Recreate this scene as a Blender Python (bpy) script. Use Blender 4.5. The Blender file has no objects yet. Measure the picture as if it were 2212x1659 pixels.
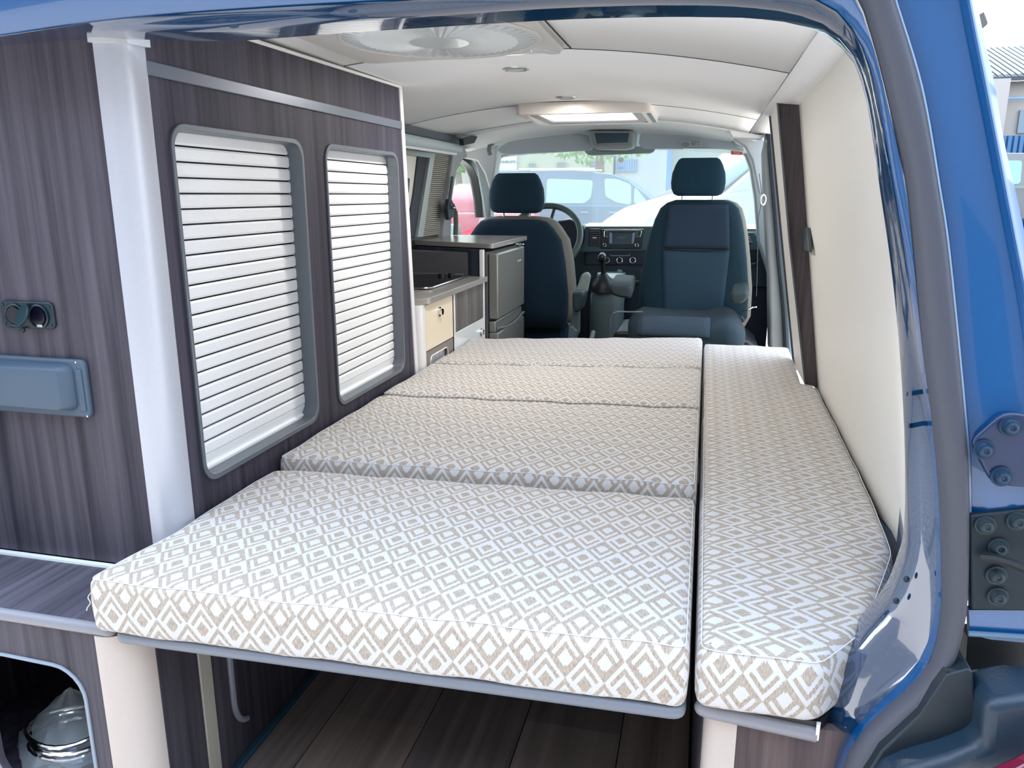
import bpy, bmesh, math, random
from math import sin, cos, pi, radians, atan2, sqrt
from mathutils import Vector, Matrix
from mathutils.geometry import tessellate_polygon
random.seed(7)
SC = bpy.context.scene
COL = SC.collection

# ------------------------------------------------------------------ camera
W, H, F, VX, VY = 2212., 1659., 1661., 1526., 421.
PITCH = math.atan((H/2-VY)/F)
YAW = math.atan((VX-W/2)*cos(PITCH)/F)
CAM = Vector((0, 0, 1.08))
fw = Vector((-sin(YAW)*cos(PITCH), cos(YAW)*cos(PITCH), -sin(PITCH)))
rt = Vector((cos(YAW), sin(YAW), 0)); up = rt.cross(fw)
cd = bpy.data.cameras.new('camera'); cd.sensor_fit = 'HORIZONTAL'; cd.sensor_width = 36
cd.lens = F/W*36; cd.clip_start = .02; cd.clip_end = 300
co = bpy.data.objects.new('camera', cd); COL.objects.link(co)
co.matrix_world = Matrix(((rt.x, up.x, -fw.x, CAM.x), (rt.y, up.y, -fw.y, CAM.y), (rt.z, up.z, -fw.z, CAM.z), (0, 0, 0, 1)))
SC.camera = co

# ------------------------------------------------------------------ light and exposure
SUN_STRENGTH, SKY_STRENGTH, EXPOSURE = 3.6, 2.0, 1.30
SC.view_settings.view_transform = 'Standard'; SC.view_settings.look = 'None'
SC.view_settings.exposure = EXPOSURE; SC.view_settings.gamma = 1
SC.view_settings.use_curve_mapping = False
SC.cycles.diffuse_bounces = 7; SC.cycles.max_bounces = 14; SC.cycles.transparent_max_bounces = 12
SC.cycles.sample_clamp_indirect = 6
wd = bpy.data.worlds.new('sky'); SC.world = wd; wd.use_nodes = True
nt = wd.node_tree; nt.nodes.clear()
wo = nt.nodes.new('ShaderNodeOutputWorld'); wb = nt.nodes.new('ShaderNodeBackground')
wt = nt.nodes.new('ShaderNodeTexCoord'); wsx = nt.nodes.new('ShaderNodeSeparateXYZ'); wr = nt.nodes.new('ShaderNodeValToRGB')
nt.links.new(wt.outputs['Generated'], wsx.inputs[0]); nt.links.new(wsx.outputs['Z'], wr.inputs[0])
wr.color_ramp.elements[0].position = 0.0; wr.color_ramp.elements[0].color = (.98, .97, .93, 1)
wr.color_ramp.elements[1].position = 1.0; wr.color_ramp.elements[1].color = (.60, .75, 1.0, 1)
e = wr.color_ramp.elements.new(.30); e.color = (.80, .88, 1.0, 1)
nt.links.new(wr.outputs[0], wb.inputs['Color']); wb.inputs['Strength'].default_value = SKY_STRENGTH
nt.links.new(wb.outputs[0], wo.inputs[0])
sd = bpy.data.lights.new('sun', 'SUN'); sd.energy = SUN_STRENGTH; sd.angle = radians(1.2); sd.color = (1, .95, .86)
so = bpy.data.objects.new('sun', sd); COL.objects.link(so)
so.rotation_euler = Vector((-.12, .50, 1.25)).to_track_quat('Z', 'Y').to_euler()
so.location = (-4, 4, 9)

# ------------------------------------------------------------------ pixel -> plane helpers (points measured on known planes)
def ray(px, py): return fw + rt*((px-W/2)/F) - up*((py-H/2)/F)
def AX(px, py, x): r = ray(px, py); return CAM + r*(x/r.x)
def AY(px, py, y): r = ray(px, py); return CAM + r*(y/r.y)
def AZ(px, py, z): r = ray(px, py); return CAM + r*((z-CAM.z)/r.z)
def PYs(pts, y): return [(p.x, p.z) for p in (AY(a, b, y) for a, b in pts)]
def PXs(pts, x): return [(p.y, p.z) for p in (AX(a, b, x) for a, b in pts)]

# ------------------------------------------------------------------ materials
def lin(h):
    h = h.lstrip('#'); o = []
    for i in (0, 2, 4):
        c = int(h[i:i+2], 16)/255; o.append(c/12.92 if c <= .04045 else ((c+.055)/1.055)**2.4)
    return o
MATS = {}
def mat(name, col, rough=.5, metal=0., bump=0., bscale=200., vary=0., coat=0., spec=.5, alpha=None):
    if name in MATS: return MATS[name]
    m = bpy.data.materials.new(name); m.use_nodes = True; t = m.node_tree; b = t.nodes['Principled BSDF']
    c = lin(col) if isinstance(col, str) else list(col)
    b.inputs['Base Color'].default_value = (*c, 1); b.inputs['Roughness'].default_value = rough
    b.inputs['Metallic'].default_value = metal; b.inputs['Coat Weight'].default_value = coat
    b.inputs['Coat Roughness'].default_value = .04; b.inputs['Specular IOR Level'].default_value = spec
    tc = t.nodes.new('ShaderNodeTexCoord')
    n = t.nodes.new('ShaderNodeTexNoise'); n.inputs['Scale'].default_value = bscale; n.inputs['Detail'].default_value = 3
    t.links.new(tc.outputs['Object'], n.inputs['Vector'])
    if bump:
        bp = t.nodes.new('ShaderNodeBump'); bp.inputs['Strength'].default_value = bump; bp.inputs['Distance'].default_value = .002
        t.links.new(n.outputs['Fac'], bp.inputs['Height']); t.links.new(bp.outputs[0], b.inputs['Normal'])
    v = max(vary, .04)
    mx = t.nodes.new('ShaderNodeMix'); mx.data_type = 'RGBA'
    mx.inputs['A'].default_value = (*[x*(1-v) for x in c], 1); mx.inputs['B'].default_value = (*[min(1, x*(1+v)) for x in c], 1)
    t.links.new(n.outputs['Fac'], mx.inputs['Factor']); t.links.new(mx.outputs['Result'], b.inputs['Base Color'])
    if alpha is not None: b.inputs['Alpha'].default_value = alpha
    MATS[name] = m; return m
def wood(name, dark, light, horiz=None, scale=1.):
    m = bpy.data.materials.new(name); m.use_nodes = True; t = m.node_tree; b = t.nodes['Principled BSDF']
    tc = t.nodes.new('ShaderNodeTexCoord'); mp = t.nodes.new('ShaderNodeMapping')
    s = {None: (60, 60, 1.6), 'x': (1.6, 60, 60), 'y': (60, 1.8, 60)}[horiz]
    mp.inputs['Scale'].default_value = [q*scale for q in s]
    n = t.nodes.new('ShaderNodeTexNoise'); n.inputs['Scale'].default_value = 1.; n.inputs['Detail'].default_value = 5; n.inputs['Roughness'].default_value = .62
    mp2 = t.nodes.new('ShaderNodeMapping'); mp2.inputs['Scale'].default_value = [q*scale*.18 for q in s]
    n2 = t.nodes.new('ShaderNodeTexNoise'); n2.inputs['Scale'].default_value = 1.; n2.inputs['Detail'].default_value = 3
    t.links.new(tc.outputs['Object'], mp.inputs[0]); t.links.new(tc.outputs['Object'], mp2.inputs[0])
    t.links.new(mp.outputs[0], n.inputs['Vector']); t.links.new(mp2.outputs[0], n2.inputs['Vector'])
    ad = t.nodes.new('ShaderNodeMath'); ad.operation = 'MULTIPLY_ADD'; ad.inputs[1].default_value = .62
    ml = t.nodes.new('ShaderNodeMath'); ml.operation = 'MULTIPLY'; ml.inputs[1].default_value = .38
    t.links.new(n2.outputs['Fac'], ml.inputs[0]); t.links.new(n.outputs['Fac'], ad.inputs[0]); t.links.new(ml.outputs[0], ad.inputs[2])
    r = t.nodes.new('ShaderNodeValToRGB'); r.color_ramp.elements[0].position = .36; r.color_ramp.elements[1].position = .66
    r.color_ramp.elements[0].color = (*lin(dark), 1); r.color_ramp.elements[1].color = (*lin(light), 1)
    t.links.new(ad.outputs[0], r.inputs[0]); t.links.new(r.outputs[0], b.inputs['Base Color'])
    b.inputs['Roughness'].default_value = .6; b.inputs['Specular IOR Level'].default_value = .3
    bp = t.nodes.new('ShaderNodeBump'); bp.inputs['Strength'].default_value = .12; bp.inputs['Distance'].default_value = .001
    t.links.new(n.outputs['Fac'], bp.inputs['Height']); t.links.new(bp.outputs[0], b.inputs['Normal'])
    MATS[name] = m; return m
def fabric_pattern(name='chevron_fabric'):
    m = bpy.data.materials.new(name); m.use_nodes = True; t = m.node_tree; b = t.nodes['Principled BSDF']
    def M(op, a, b_=0., c=0.):
        n = t.nodes.new('ShaderNodeMath'); n.operation = op
        for i, v in enumerate((a, b_, c)):
            if isinstance(v, (int, float)): n.inputs[i].default_value = v
            else: t.links.new(v, n.inputs[i])
        return n.outputs[0]
    uv = t.nodes.new('ShaderNodeUVMap'); uv.uv_map = 'UVMap'
    nz = t.nodes.new('ShaderNodeTexNoise'); nz.inputs['Scale'].default_value = 22; nz.inputs['Detail'].default_value = 1
    t.links.new(uv.outputs[0], nz.inputs['Vector'])
    sx = t.nodes.new('ShaderNodeSeparateXYZ'); t.links.new(uv.outputs[0], sx.inputs[0])
    jit = M('MULTIPLY', M('SUBTRACT', nz.outputs['Fac'], .5), .05)
    u = M('ADD', sx.outputs['X'], jit); v = M('ADD', sx.outputs['Y'], jit)
    fx = M('SUBTRACT', M('FRACT', u), .5); fy = M('SUBTRACT', M('FRACT', v), .5)
    ax = M('ABSOLUTE', fx); ay = M('ABSOLUTE', fy); d = M('ADD', ax, ay)
    isA = M('LESS_THAN', d, .5); notA = M('SUBTRACT', 1., isA)
    xx = M('ADD', M('MULTIPLY', isA, ax), M('MULTIPLY', notA, M('SUBTRACT', .5, ax)))
    yB = M('SUBTRACT', fy, M('MULTIPLY', M('SIGN', fy), .5))
    yy = M('ADD', M('MULTIPLY', isA, fy), M('MULTIPLY', notA, yB))
    e1 = M('SUBTRACT', .5, M('ADD', xx, yy)); e2 = M('SUBTRACT', .5, M('SUBTRACT', xx, yy))
    band = M('MULTIPLY', M('MULTIPLY', M('GREATER_THAN', e1, .13), M('LESS_THAN', e1, .26)), M('GREATER_THAN', e2, .15))
    notch = M('LESS_THAN', M('ADD', xx, M('MULTIPLY', M('ADD', yy, .30), .9)), .07)
    centre = M('MULTIPLY', M('MULTIPLY', M('GREATER_THAN', e1, .40), M('GREATER_THAN', e2, .20)), M('SUBTRACT', 1., notch))
    own = M('MAXIMUM', centre, band)
    white = M('SUBTRACT', 1., M('ABSOLUTE', M('SUBTRACT', isA, own)))
    # woven taupe threads
    n2 = t.nodes.new('ShaderNodeTexNoise'); n2.inputs['Scale'].default_value = 1.; n2.inputs['Detail'].default_value = 2
    mp = t.nodes.new('ShaderNodeMapping'); mp.inputs['Scale'].default_value = (42, 9, 1)
    t.links.new(uv.outputs[0], mp.inputs[0]); t.links.new(mp.outputs[0], n2.inputs['Vector'])
    cr = t.nodes.new('ShaderNodeValToRGB'); cr.color_ramp.elements[0].position = .35; cr.color_ramp.elements[1].position = .65
    cr.color_ramp.elements[0].color = (.31, .26, .21, 1); cr.color_ramp.elements[1].color = (.48, .42, .355, 1)
    t.links.new(n2.outputs['Fac'], cr.inputs[0])
    mx = t.nodes.new('ShaderNodeMix'); mx.data_type = 'RGBA'; t.links.new(white, mx.inputs['Factor'])
    t.links.new(cr.outputs[0], mx.inputs['A']); mx.inputs['B'].default_value = (.59, .59, .592, 1)
    t.links.new(mx.outputs['Result'], b.inputs['Base Color'])
    b.inputs['Roughness'].default_value = .95; b.inputs['Sheen Weight'].default_value = .15
    hh = M('ADD', M('MULTIPLY', n2.outputs['Fac'], .5), M('MULTIPLY', white, .7))
    bp = t.nodes.new('ShaderNodeBump'); bp.inputs['Strength'].default_value = .25; bp.inputs['Distance'].default_value = .0012
    t.links.new(hh, bp.inputs['Height']); t.links.new(bp.outputs[0], b.inputs['Normal'])
    MATS[name] = m; return m
def glass(name, tint, haze, rough=.02, hazecol=(.9, .97, .97)):
    m = bpy.data.materials.new(name); m.use_nodes = True; t = m.node_tree; t.nodes.clear()
    o = t.nodes.new('ShaderNodeOutputMaterial'); tr = t.nodes.new('ShaderNodeBsdfTransparent'); tr.inputs[0].default_value = (*tint, 1)
    tl = t.nodes.new('ShaderNodeBsdfTranslucent'); tl.inputs[0].default_value = (*hazecol, 1)
    gl = t.nodes.new('ShaderNodeBsdfGlossy'); gl.inputs['Roughness'].default_value = rough
    nz = t.nodes.new('ShaderNodeTexNoise'); nz.inputs['Scale'].default_value = 3; tc = t.nodes.new('ShaderNodeTexCoord')
    t.links.new(tc.outputs['Object'], nz.inputs['Vector'])
    ma = t.nodes.new('ShaderNodeMath'); ma.operation = 'MULTIPLY_ADD'; ma.inputs[1].default_value = haze*.3; ma.inputs[2].default_value = haze*.85
    t.links.new(nz.outputs['Fac'], ma.inputs[0])
    m1 = t.nodes.new('ShaderNodeMixShader'); t.links.new(ma.outputs[0], m1.inputs[0]); t.links.new(tr.outputs[0], m1.inputs[1]); t.links.new(tl.outputs[0], m1.inputs[2])
    m2 = t.nodes.new('ShaderNodeMixShader'); m2.inputs[0].default_value = .06
    t.links.new(m1.outputs[0], m2.inputs[1]); t.links.new(gl.outputs[0], m2.inputs[2]); t.links.new(m2.outputs[0], o.inputs[0])
    MATS[name] = m; return m
FAB = fabric_pattern()
WOOD = wood('grey_brown_laminate', '#1b1a25', '#4c4858')
KW = wood('kitchen_laminate', '#3f3b3d', '#7d7874')
SPL = wood('splash_laminate', '#121a26', '#3a4450')
WOODR = wood('rear_laminate', '#24232d', '#5a5660')
WOODL = wood('grey_brown_laminate_shelf', '#37353f', '#6c6872', 'y')
CREAM = mat('cream_panel', (.74, .70, .64), .45, vary=.02)
WALLM = mat('cream_wall_board', (.86, .84, .78), .5, vary=.02)
CEILM = mat('ceiling_lining', (.88, .89, .90), .7, bump=.05, bscale=500, vary=.02)
SILV = mat('satin_silver', (.66, .67, .69), .34, .55)
SILVL = mat('satin_aluminium', (.80, .80, .82), .38, .15)
POSTM = mat('post_satin', (.50, .52, .58), .36, .35)
SLATM = mat('slat_white_silver', (.90, .92, .94), .42, .0)
GREYT = mat('grey_trim', '#707680', .45)
GREYD = mat('dark_grey_frame', '#5c6066', .4, .2)
EDGE = mat('worktop_edge_grey', '#85858c', .4)
BLACKP = mat('black_plastic', '#0c1418', .45, bump=.05)
TEALP = mat('dark_dash_plastic', '#20343c', .55, bump=.15, bscale=900)
DASHL = mat('dash_grey_plastic', '#435a66', .5, bump=.1, bscale=900)
SEATD = mat('seat_cloth_dark', '#0c2a3c', .95, bump=.5, bscale=900, vary=.25)
SEATI = mat('seat_cloth_grey', '#2c4656', .95, bump=.5, bscale=900, vary=.3)
SEATT = mat('seat_side_cloth', '#6b6c68', .95, bump=.4, bscale=900)
CHROME = mat('chrome', (.8, .8, .8), .12, 1.)
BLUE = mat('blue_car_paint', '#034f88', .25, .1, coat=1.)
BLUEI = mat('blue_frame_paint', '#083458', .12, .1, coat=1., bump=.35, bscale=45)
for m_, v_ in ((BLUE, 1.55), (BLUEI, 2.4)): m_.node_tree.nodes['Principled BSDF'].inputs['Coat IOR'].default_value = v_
RUBB = mat('rubber_seal', '#41444f', .5, bump=.1)
GREYC = mat('cab_lining', '#c6cccd', .8, bump=.1, bscale=600)
GREYV = mat('visor_vinyl', '#b6c1c9', .7, bump=.1, bscale=600)
PILL = mat('pillar_trim', '#9aa0a0', .6)
FRIDGE = mat('fridge_steel', '#80817c', .35, .45)
WTOP = mat('worktop_laminate', '#93918c', .22)
WHITEP = mat('white_plastic', '#e8e8e4', .4)
HOBM = mat('black_glass', '#0a0f16', .06)

# ------------------------------------------------------------------ mesh builders
class MB:
    def __init__(s): s.v, s.f, s.uv = [], [], None
    def add(s, vs, fs):
        o = len(s.v); s.v += [Vector(p) for p in vs]; s.f += [tuple(i+o for i in q) for q in fs]; return s
    def box(s, a, b):
        x0, y0, z0 = a; x1, y1, z1 = b
        return s.add([(x0,y0,z0),(x1,y0,z0),(x1,y1,z0),(x0,y1,z0),(x0,y0,z1),(x1,y0,z1),(x1,y1,z1),(x0,y1,z1)],
                     [(0,3,2,1),(4,5,6,7),(0,1,5,4),(1,2,6,5),(2,3,7,6),(3,0,4,7)])
    def plate(s, outer, holes, fn, t0, t1):
        """polygon with holes in (u,v), extruded t0..t1; fn(u,v,t)->xyz"""
        loops = [[Vector((u, v, 0)) for u, v in outer]] + [[Vector((u, v, 0)) for u, v in h] for h in holes]
        tris = tessellate_polygon(loops); flat = [p for l in loops for p in l]; n = len(flat)
        vs = [fn(p.x, p.y, t0) for p in flat] + [fn(p.x, p.y, t1) for p in flat]
        fs = [tuple(t) for t in tris] + [tuple(i+n for i in reversed(t)) for t in tris]
        if not holes: fs = [tuple(range(n)), tuple(reversed(range(n, 2*n)))]
        o = 0
        for l in loops:
            k = len(l)
            for i in range(k): fs.append((o+i, o+i+n, o+(i+1) % k+n, o+(i+1) % k))
            o += k
        return s.add(vs, fs)
    def py(s, outer, y0, y1, holes=()): return s.plate(outer, list(holes), lambda u, v, t: (u, t, v), y0, y1)
    def px(s, outer, x0, x1, holes=()): return s.plate(outer, list(holes), lambda u, v, t: (t, u, v), x0, x1)
    def pz(s, outer, z0, z1, holes=()): return s.plate(outer, list(holes), lambda u, v, t: (u, v, t), z0, z1)
    def tube(s, pts, r, n=8, closed=False, flat=1.):
        pts = [Vector(p) for p in pts]; m = len(pts); rings = []
        prev = None
        for i, p in enumerate(pts):
            a = pts[(i-1) % m] if (closed or i > 0) else p; b = pts[(i+1) % m] if (closed or i < m-1) else p
            d = (b-a).normalized()
            if prev is None:
                ref = Vector((0, 0, 1)) if abs(d.z) < .9 else Vector((1, 0, 0)); x = d.cross(ref).normalized()
            else: x = (prev - d*prev.dot(d)).normalized()
            prev = x; y = d.cross(x); rr = r[i] if isinstance(r, (list, tuple)) else r
            rings.append([p + x*rr*cos(2*pi*k/n) + y*rr*flat*sin(2*pi*k/n) for k in range(n)])
        return s.rings(rings, closed_path=closed)
    def rings(s, rings, closed_path=False, cap=True):
        n = len(rings[0]); vs = [p for r in rings for p in r]; fs = []; m = len(rings)
        for i in range(m if closed_path else m-1):
            j = (i+1) % m
            for k in range(n): fs.append((i*n+k, i*n+(k+1) % n, j*n+(k+1) % n, j*n+k))
        if cap and not closed_path: fs += [tuple(reversed(range(n))), tuple(range((m-1)*n, m*n))]
        return s.add(vs, fs)
    def cyl(s, c, axis, r, h, n=20, r2=None):
        c = Vector(c); a = Vector(axis).normalized(); x = a.orthogonal().normalized(); y = a.cross(x); r2 = r if r2 is None else r2
        return s.rings([[c + a*t + (x*cos(2*pi*k/n) + y*sin(2*pi*k/n))*q for k in range(n)] for t, q in ((0, r), (h, r2))])
    def sphere(s, c, rx, ry, rz, n=14, m=9):
        c = Vector(c); R = []
        for i in range(m):
            th = -pi/2 + pi*(i+.5)/m
            R.append([c + Vector((rx*cos(th)*cos(2*pi*k/n), ry*cos(th)*sin(2*pi*k/n), rz*sin(th))) for k in range(n)])
        return s.rings(R)
    def grid(s, fn, nu, nv):
        vs = [fn(i/nu, j/nv) for i in range(nu+1) for j in range(nv+1)]
        fs = [(i*(nv+1)+j, (i+1)*(nv+1)+j, (i+1)*(nv+1)+j+1, i*(nv+1)+j+1) for i in range(nu) for j in range(nv)]
        return s.add(vs, fs)
def build(mb, name, m, parent=None, bevel=0., seg=2, ang=35, label=None, cat=None, group=None, kind=None, thick=None, base=None, fixn=True):
    me = bpy.data.meshes.new(name)
    vs = mb.v
    if parent is None:
        if base is None:
            lo = [min(p[i] for p in vs) for i in range(3)]; hi = [max(p[i] for p in vs) for i in range(3)]
            base = Vector(((lo[0]+hi[0])/2, (lo[1]+hi[1])/2, lo[2]))
        off = Vector(base)
    else: off = world_off(parent)
    me.from_pydata([p-off for p in vs], [], mb.f); me.update()
    if fixn:
        bm = bmesh.new(); bm.from_mesh(me); bmesh.ops.recalc_face_normals(bm, faces=bm.faces); bm.to_mesh(me); bm.free()
    for p in me.polygons: p.use_smooth = True
    me.set_sharp_from_angle(angle=radians(ang)); me.materials.append(m)
    o = bpy.data.objects.new(name, me); COL.objects.link(o)
    if parent is None: o.location = off
    else: o.parent = parent
    if thick:
        md = o.modifiers.new('thickness', 'SOLIDIFY'); md.thickness = thick; md.offset = 0
    if bevel:
        md = o.modifiers.new('bevel', 'BEVEL'); md.width = bevel; md.segments = seg; md.limit_method = 'ANGLE'; md.angle_limit = radians(40)
    tag(o, label, cat, group, kind); return o
def tag(o, label=None, cat=None, group=None, kind=None):
    for k, v in (('label', label), ('category', cat), ('group', group), ('kind', kind)):
        if v: o[k] = v
def world_off(o):
    v = Vector((0, 0, 0))
    while o is not None: v += Vector(o.location); o = o.parent
    return v
def thing(name, loc, label, cat, group=None):
    o = bpy.data.objects.new(name, None); COL.objects.link(o); o.location = loc; o.empty_display_size = .1
    tag(o, label, cat, group); return o
def rr(x0, y0, x1, y1, r, n=6):
    r = min(r, (x1-x0)/2-1e-5, (y1-y0)/2-1e-5); P = []
    for cx, cy, a in ((x1-r, y0+r, -90), (x1-r, y1-r, 0), (x0+r, y1-r, 90), (x0+r, y0+r, 180)):
        for k in range(n+1): q = radians(a+90*k/n); P.append((cx+r*cos(q), cy+r*sin(q)))
    return P
def roundpoly(P, r, n=5):
    """round the corners of a polygon"""
    O = []; m = len(P)
    for i in range(m):
        a, b, c = Vector(P[i-1]), Vector(P[i]), Vector(P[(i+1) % m]); rad = r[i] if isinstance(r, (list, tuple)) else r
        u, v = (a-b), (c-b); l = min(rad, u.length*.48, v.length*.48)
        if l < 1e-4: O.append(tuple(b)); continue
        p, q = b+u.normalized()*l, b+v.normalized()*l
        for k in range(n+1):
            t = k/n; w = p*(1-t)**2 + b*2*t*(1-t) + q*t*t; O.append((w.x, w.y))
    return O
def inset(P, d):
    m = len(P); O = []
    area = sum(P[i][0]*P[(i+1) % m][1]-P[(i+1) % m][0]*P[i][1] for i in range(m)); sg = 1 if area > 0 else -1
    for i in range(m):
        a, b, c = Vector(P[i-1]), Vector(P[i]), Vector(P[(i+1) % m])
        n1 = Vector((-(b-a).y, (b-a).x)); n2 = Vector((-(c-b).y, (c-b).x))
        n1 = n1.normalized() if n1.length > 1e-9 else n2.normalized(); n2 = n2.normalized() if n2.length > 1e-9 else n1
        n = (n1+n2).normalized() if (n1+n2).length > 1e-6 else n1
        k = max(.5, n.dot(n1)); O.append((b.x+n.x*sg*d/k, b.y+n.y*sg*d/k))
    return O
def catmull(P, n=6):
    P = [Vector(p) for p in P]; O = []
    for i in range(len(P)-1):
        p0, p1, p2, p3 = P[max(i-1, 0)], P[i], P[i+1], P[min(i+2, len(P)-1)]
        for k in range(n):
            t = k/n; O.append(.5*((2*p1)+(p2-p0)*t+(2*p0-5*p1+4*p2-p3)*t*t+(3*p1-p0-3*p2+p3)*t**3))
    O.append(P[-1]); return O
def resample(P, n):
    P = [Vector(p) for p in P]; L = [0]
    for a, b in zip(P, P[1:]): L.append(L[-1]+(b-a).length)
    O = []; j = 0
    for i in range(n):
        d = L[-1]*i/(n-1)
        while j < len(P)-2 and L[j+1] < d: j += 1
        t = (d-L[j])/max(L[j+1]-L[j], 1e-9); O.append(P[j].lerp(P[j+1], min(max(t, 0), 1)))
    return O
def se(c, a, b, n=24, e=2.6, plane='xy'):
    """superellipse ring centred at c, half sizes a (x) and b"""
    R = []
    for k in range(n):
        t = 2*pi*k/n; u = a*abs(cos(t))**(2/e)*(1 if cos(t) >= 0 else -1); v = b*abs(sin(t))**(2/e)*(1 if sin(t) >= 0 else -1)
        R.append(Vector(c)+(Vector((u, v, 0)) if plane == 'xy' else Vector((u, 0, v)) if plane == 'xz' else Vector((0, u, v))))
    return R
def text(body, name, size, loc, rot, m, parent=None, ext=.0005, label=None, cat=None, align='CENTER'):
    cu = bpy.data.curves.new(name, 'FONT'); cu.body = body; cu.size = size; cu.extrude = ext; cu.align_x = align; cu.align_y = 'CENTER'
    tmp = bpy.data.objects.new('tmp', cu); COL.objects.link(tmp)
    dg = bpy.context.evaluated_depsgraph_get(); me = bpy.data.meshes.new_from_object(tmp.evaluated_get(dg))
    bpy.data.objects.remove(tmp); me.materials.clear(); me.materials.append(m)
    o = bpy.data.objects.new(name, me); COL.objects.link(o)
    off = world_off(parent) if parent else Vector((0, 0, 0))
    if parent: o.parent = parent
    o.location = Vector(loc)-off; o.rotation_euler = rot; tag(o, label, cat); return o

# ================================================================== SETTING: the van shell
ceil_z = lambda x: 1.405-.17*(x+.5)**2
def wall_r(y, z):
    xb = .30+.038*min(1, max(0, (y-1.0)/.25)) + .016*min(1, max(0, (y-1.25)/1.1))
    return xb-.151*(z-.53)
fl = MB().box((-1.33, .93, -.05), (.42, 4.6, -.006)); FLOOR = build(fl, 'floor', mat('floor_dark_base', '#15171a', .7), kind='structure')
# floor planks
WP = [wood('plank_%d' % i, a, b, 'y', .5) for i, (a, b) in enumerate((('#5a504d', '#8f827a'), ('#484140', '#786f68'), ('#665a52', '#9a897c')))]
xs = [-.812, -.715, -.511, -.309, -.108, .03]
joints = [[.95, 1.62, 2.4, 3.0], [.95, 1.304, 2.0, 3.0], [.95, 1.60, 2.5, 3.0], [.95, 1.38, 2.2, 3.0], [.95, 1.75, 2.6, 3.0]]
for i in range(5):
    for j in range(3):
        g = .0012
        build(MB().box((xs[i]+g, joints[i][j]+g, -.0055), (xs[i+1]-g, joints[i][j+1]-g, .0)), 'plank', WP[(i*2+j) % 3], FLOOR)
HX0, HX1, HY0, HY1 = -.62, -.27, 2.90, 3.24          # daylight opening of the roof hatch
def holed(x0, x1, y0, y1, zf, n=24):
    X = sorted(set([x0+(x1-x0)*i/n for i in range(n+1)]+[v for v in (HX0, HX1) if x0 < v < x1]))
    Y = sorted(set([y0, y1]+[v for v in (HY0, HY1) if y0 < v < y1])); mb = MB()
    vs = [Vector((x, y, zf(x))) for x in X for y in Y]; m = len(Y); fs = []
    for i in range(len(X)-1):
        for j in range(m-1):
            cx, cy = (X[i]+X[i+1])/2, (Y[j]+Y[j+1])/2
            if HX0 < cx < HX1 and HY0 < cy < HY1: continue
            fs.append((i*m+j, (i+1)*m+j, (i+1)*m+j+1, i*m+j+1))
    return mb.add(vs, fs)
# ceiling in panels with dark gaps between them
CE = None
def ceil_panel(y0, y1, x0=-1.28, x1=.155, name='ceiling', parent=None):
    mb = holed(x0, x1, y0, y1, ceil_z)
    o = build(mb, name, CEILM, parent, kind=None if parent else 'structure', thick=.006); return o
CE = ceil_panel(1.06, 1.815, x1=-.312)
for a in ((1.06, 1.815, -.309, .155), (1.8195, 2.88), (2.8845, 3.46)): ceil_panel(*a, name='ceiling_panel', parent=CE)
SEAMM = mat('seam_dark', '#2c3036', .8)
for y_, xa, xb in ((1.817, -.86, .155), (2.882, -1.2, .155), (3.462, -1.2, .19)):
    build(MB().tube([(xa+(xb-xa)*k/30, y_, ceil_z(xa+(xb-xa)*k/30)-.0025) for k in range(31)], .0019, 6), 'panel_seam', SEAMM, CE)
build(MB().tube([(-.3105, 1.06+.755*k/3, ceil_z(-.3105)-.003) for k in range(4)], .0019, 6), 'panel_seam', SEAMM, CE)
mb = MB().grid(lambda u, v: Vector((.157+.08*u+.002*v, 1.06+2.40*v, 1.332-.008*u-.001)), 1, 1)
build(mb, 'edge_panel', CEILM, CE, thick=.006)
mb = holed(-1.33, .25, 1.02, 4.33, lambda x: 1.46-.17*(x+.5)**2)
build(mb, 'roof_panel', BLUE, CE, thick=.01, label='blue painted roof skin above the lining')
# right wall board
mb = MB().grid(lambda u, v: Vector((wall_r(.985+1.372*u, .42+.92*v), .985+1.372*u, .42+.92*v)), 16, 6)
WR = build(mb, 'wall_right', WALLM, kind='structure', thick=.004)
mb = MB().grid(lambda u, v: Vector((wall_r(.965+1.43*u, .42+.92*v)+.05+.02*u, .965+1.6*u, -.3+1.64*v)), 10, 4)
build(mb, 'outer_skin', BLUE, WR, thick=.004, label='blue painted outer side of the van')
# slot and catch edge in board
mb = MB().px(PXs([(1742, 488), (1754, 492), (1758, 545), (1746, 541)], .285), .272, .282)
build(mb, 'door_catch', mat('catch_grey', '#3d474b', .4), WR, bevel=.003)
# left wall behind the kitchen (leaning lining)
mb = MB().grid(lambda u, v: Vector((-1.235, 2.15+1.56*u, -.02+1.42*v)), 2, 2)
WL = build(mb, 'wall_left', mat('ribbed_lining_base', '#55565a', .8), kind='structure', thick=.01)
mb = MB().box((-1.34, .96, -.35), (-1.325, 3.75, 1.34)); build(mb, 'outer_skin', BLUE, WL)
RIB = mat('ribbed_lining', '#a09d93', .75, bump=.1, bscale=300)
for i in range(44):
    z = .90+.0088*i
    pr = MB().box((-1.228, 3.30, z), (-1.221, 3.69, z+.0060)); o = build(pr, 'lining_rib', RIB, WL)
# cab side below windows (left), B pillar etc.
CAB = MB()
trimB = [(1000, 345), (985, 370), (976, 430), (966, 505), (957, 520), (938, 515), (950, 430), (962, 335), (975, 330)]
build(MB().px(PXs([(981, 322), (1000, 300), (1010, 340), (1000, 345), (986, 372), (977, 430), (974, 520), (957, 520), (965, 430)], -1.20), -1.20, -1.26), 'trim_1', PILL, kind='structure', bevel=.006)
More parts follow.
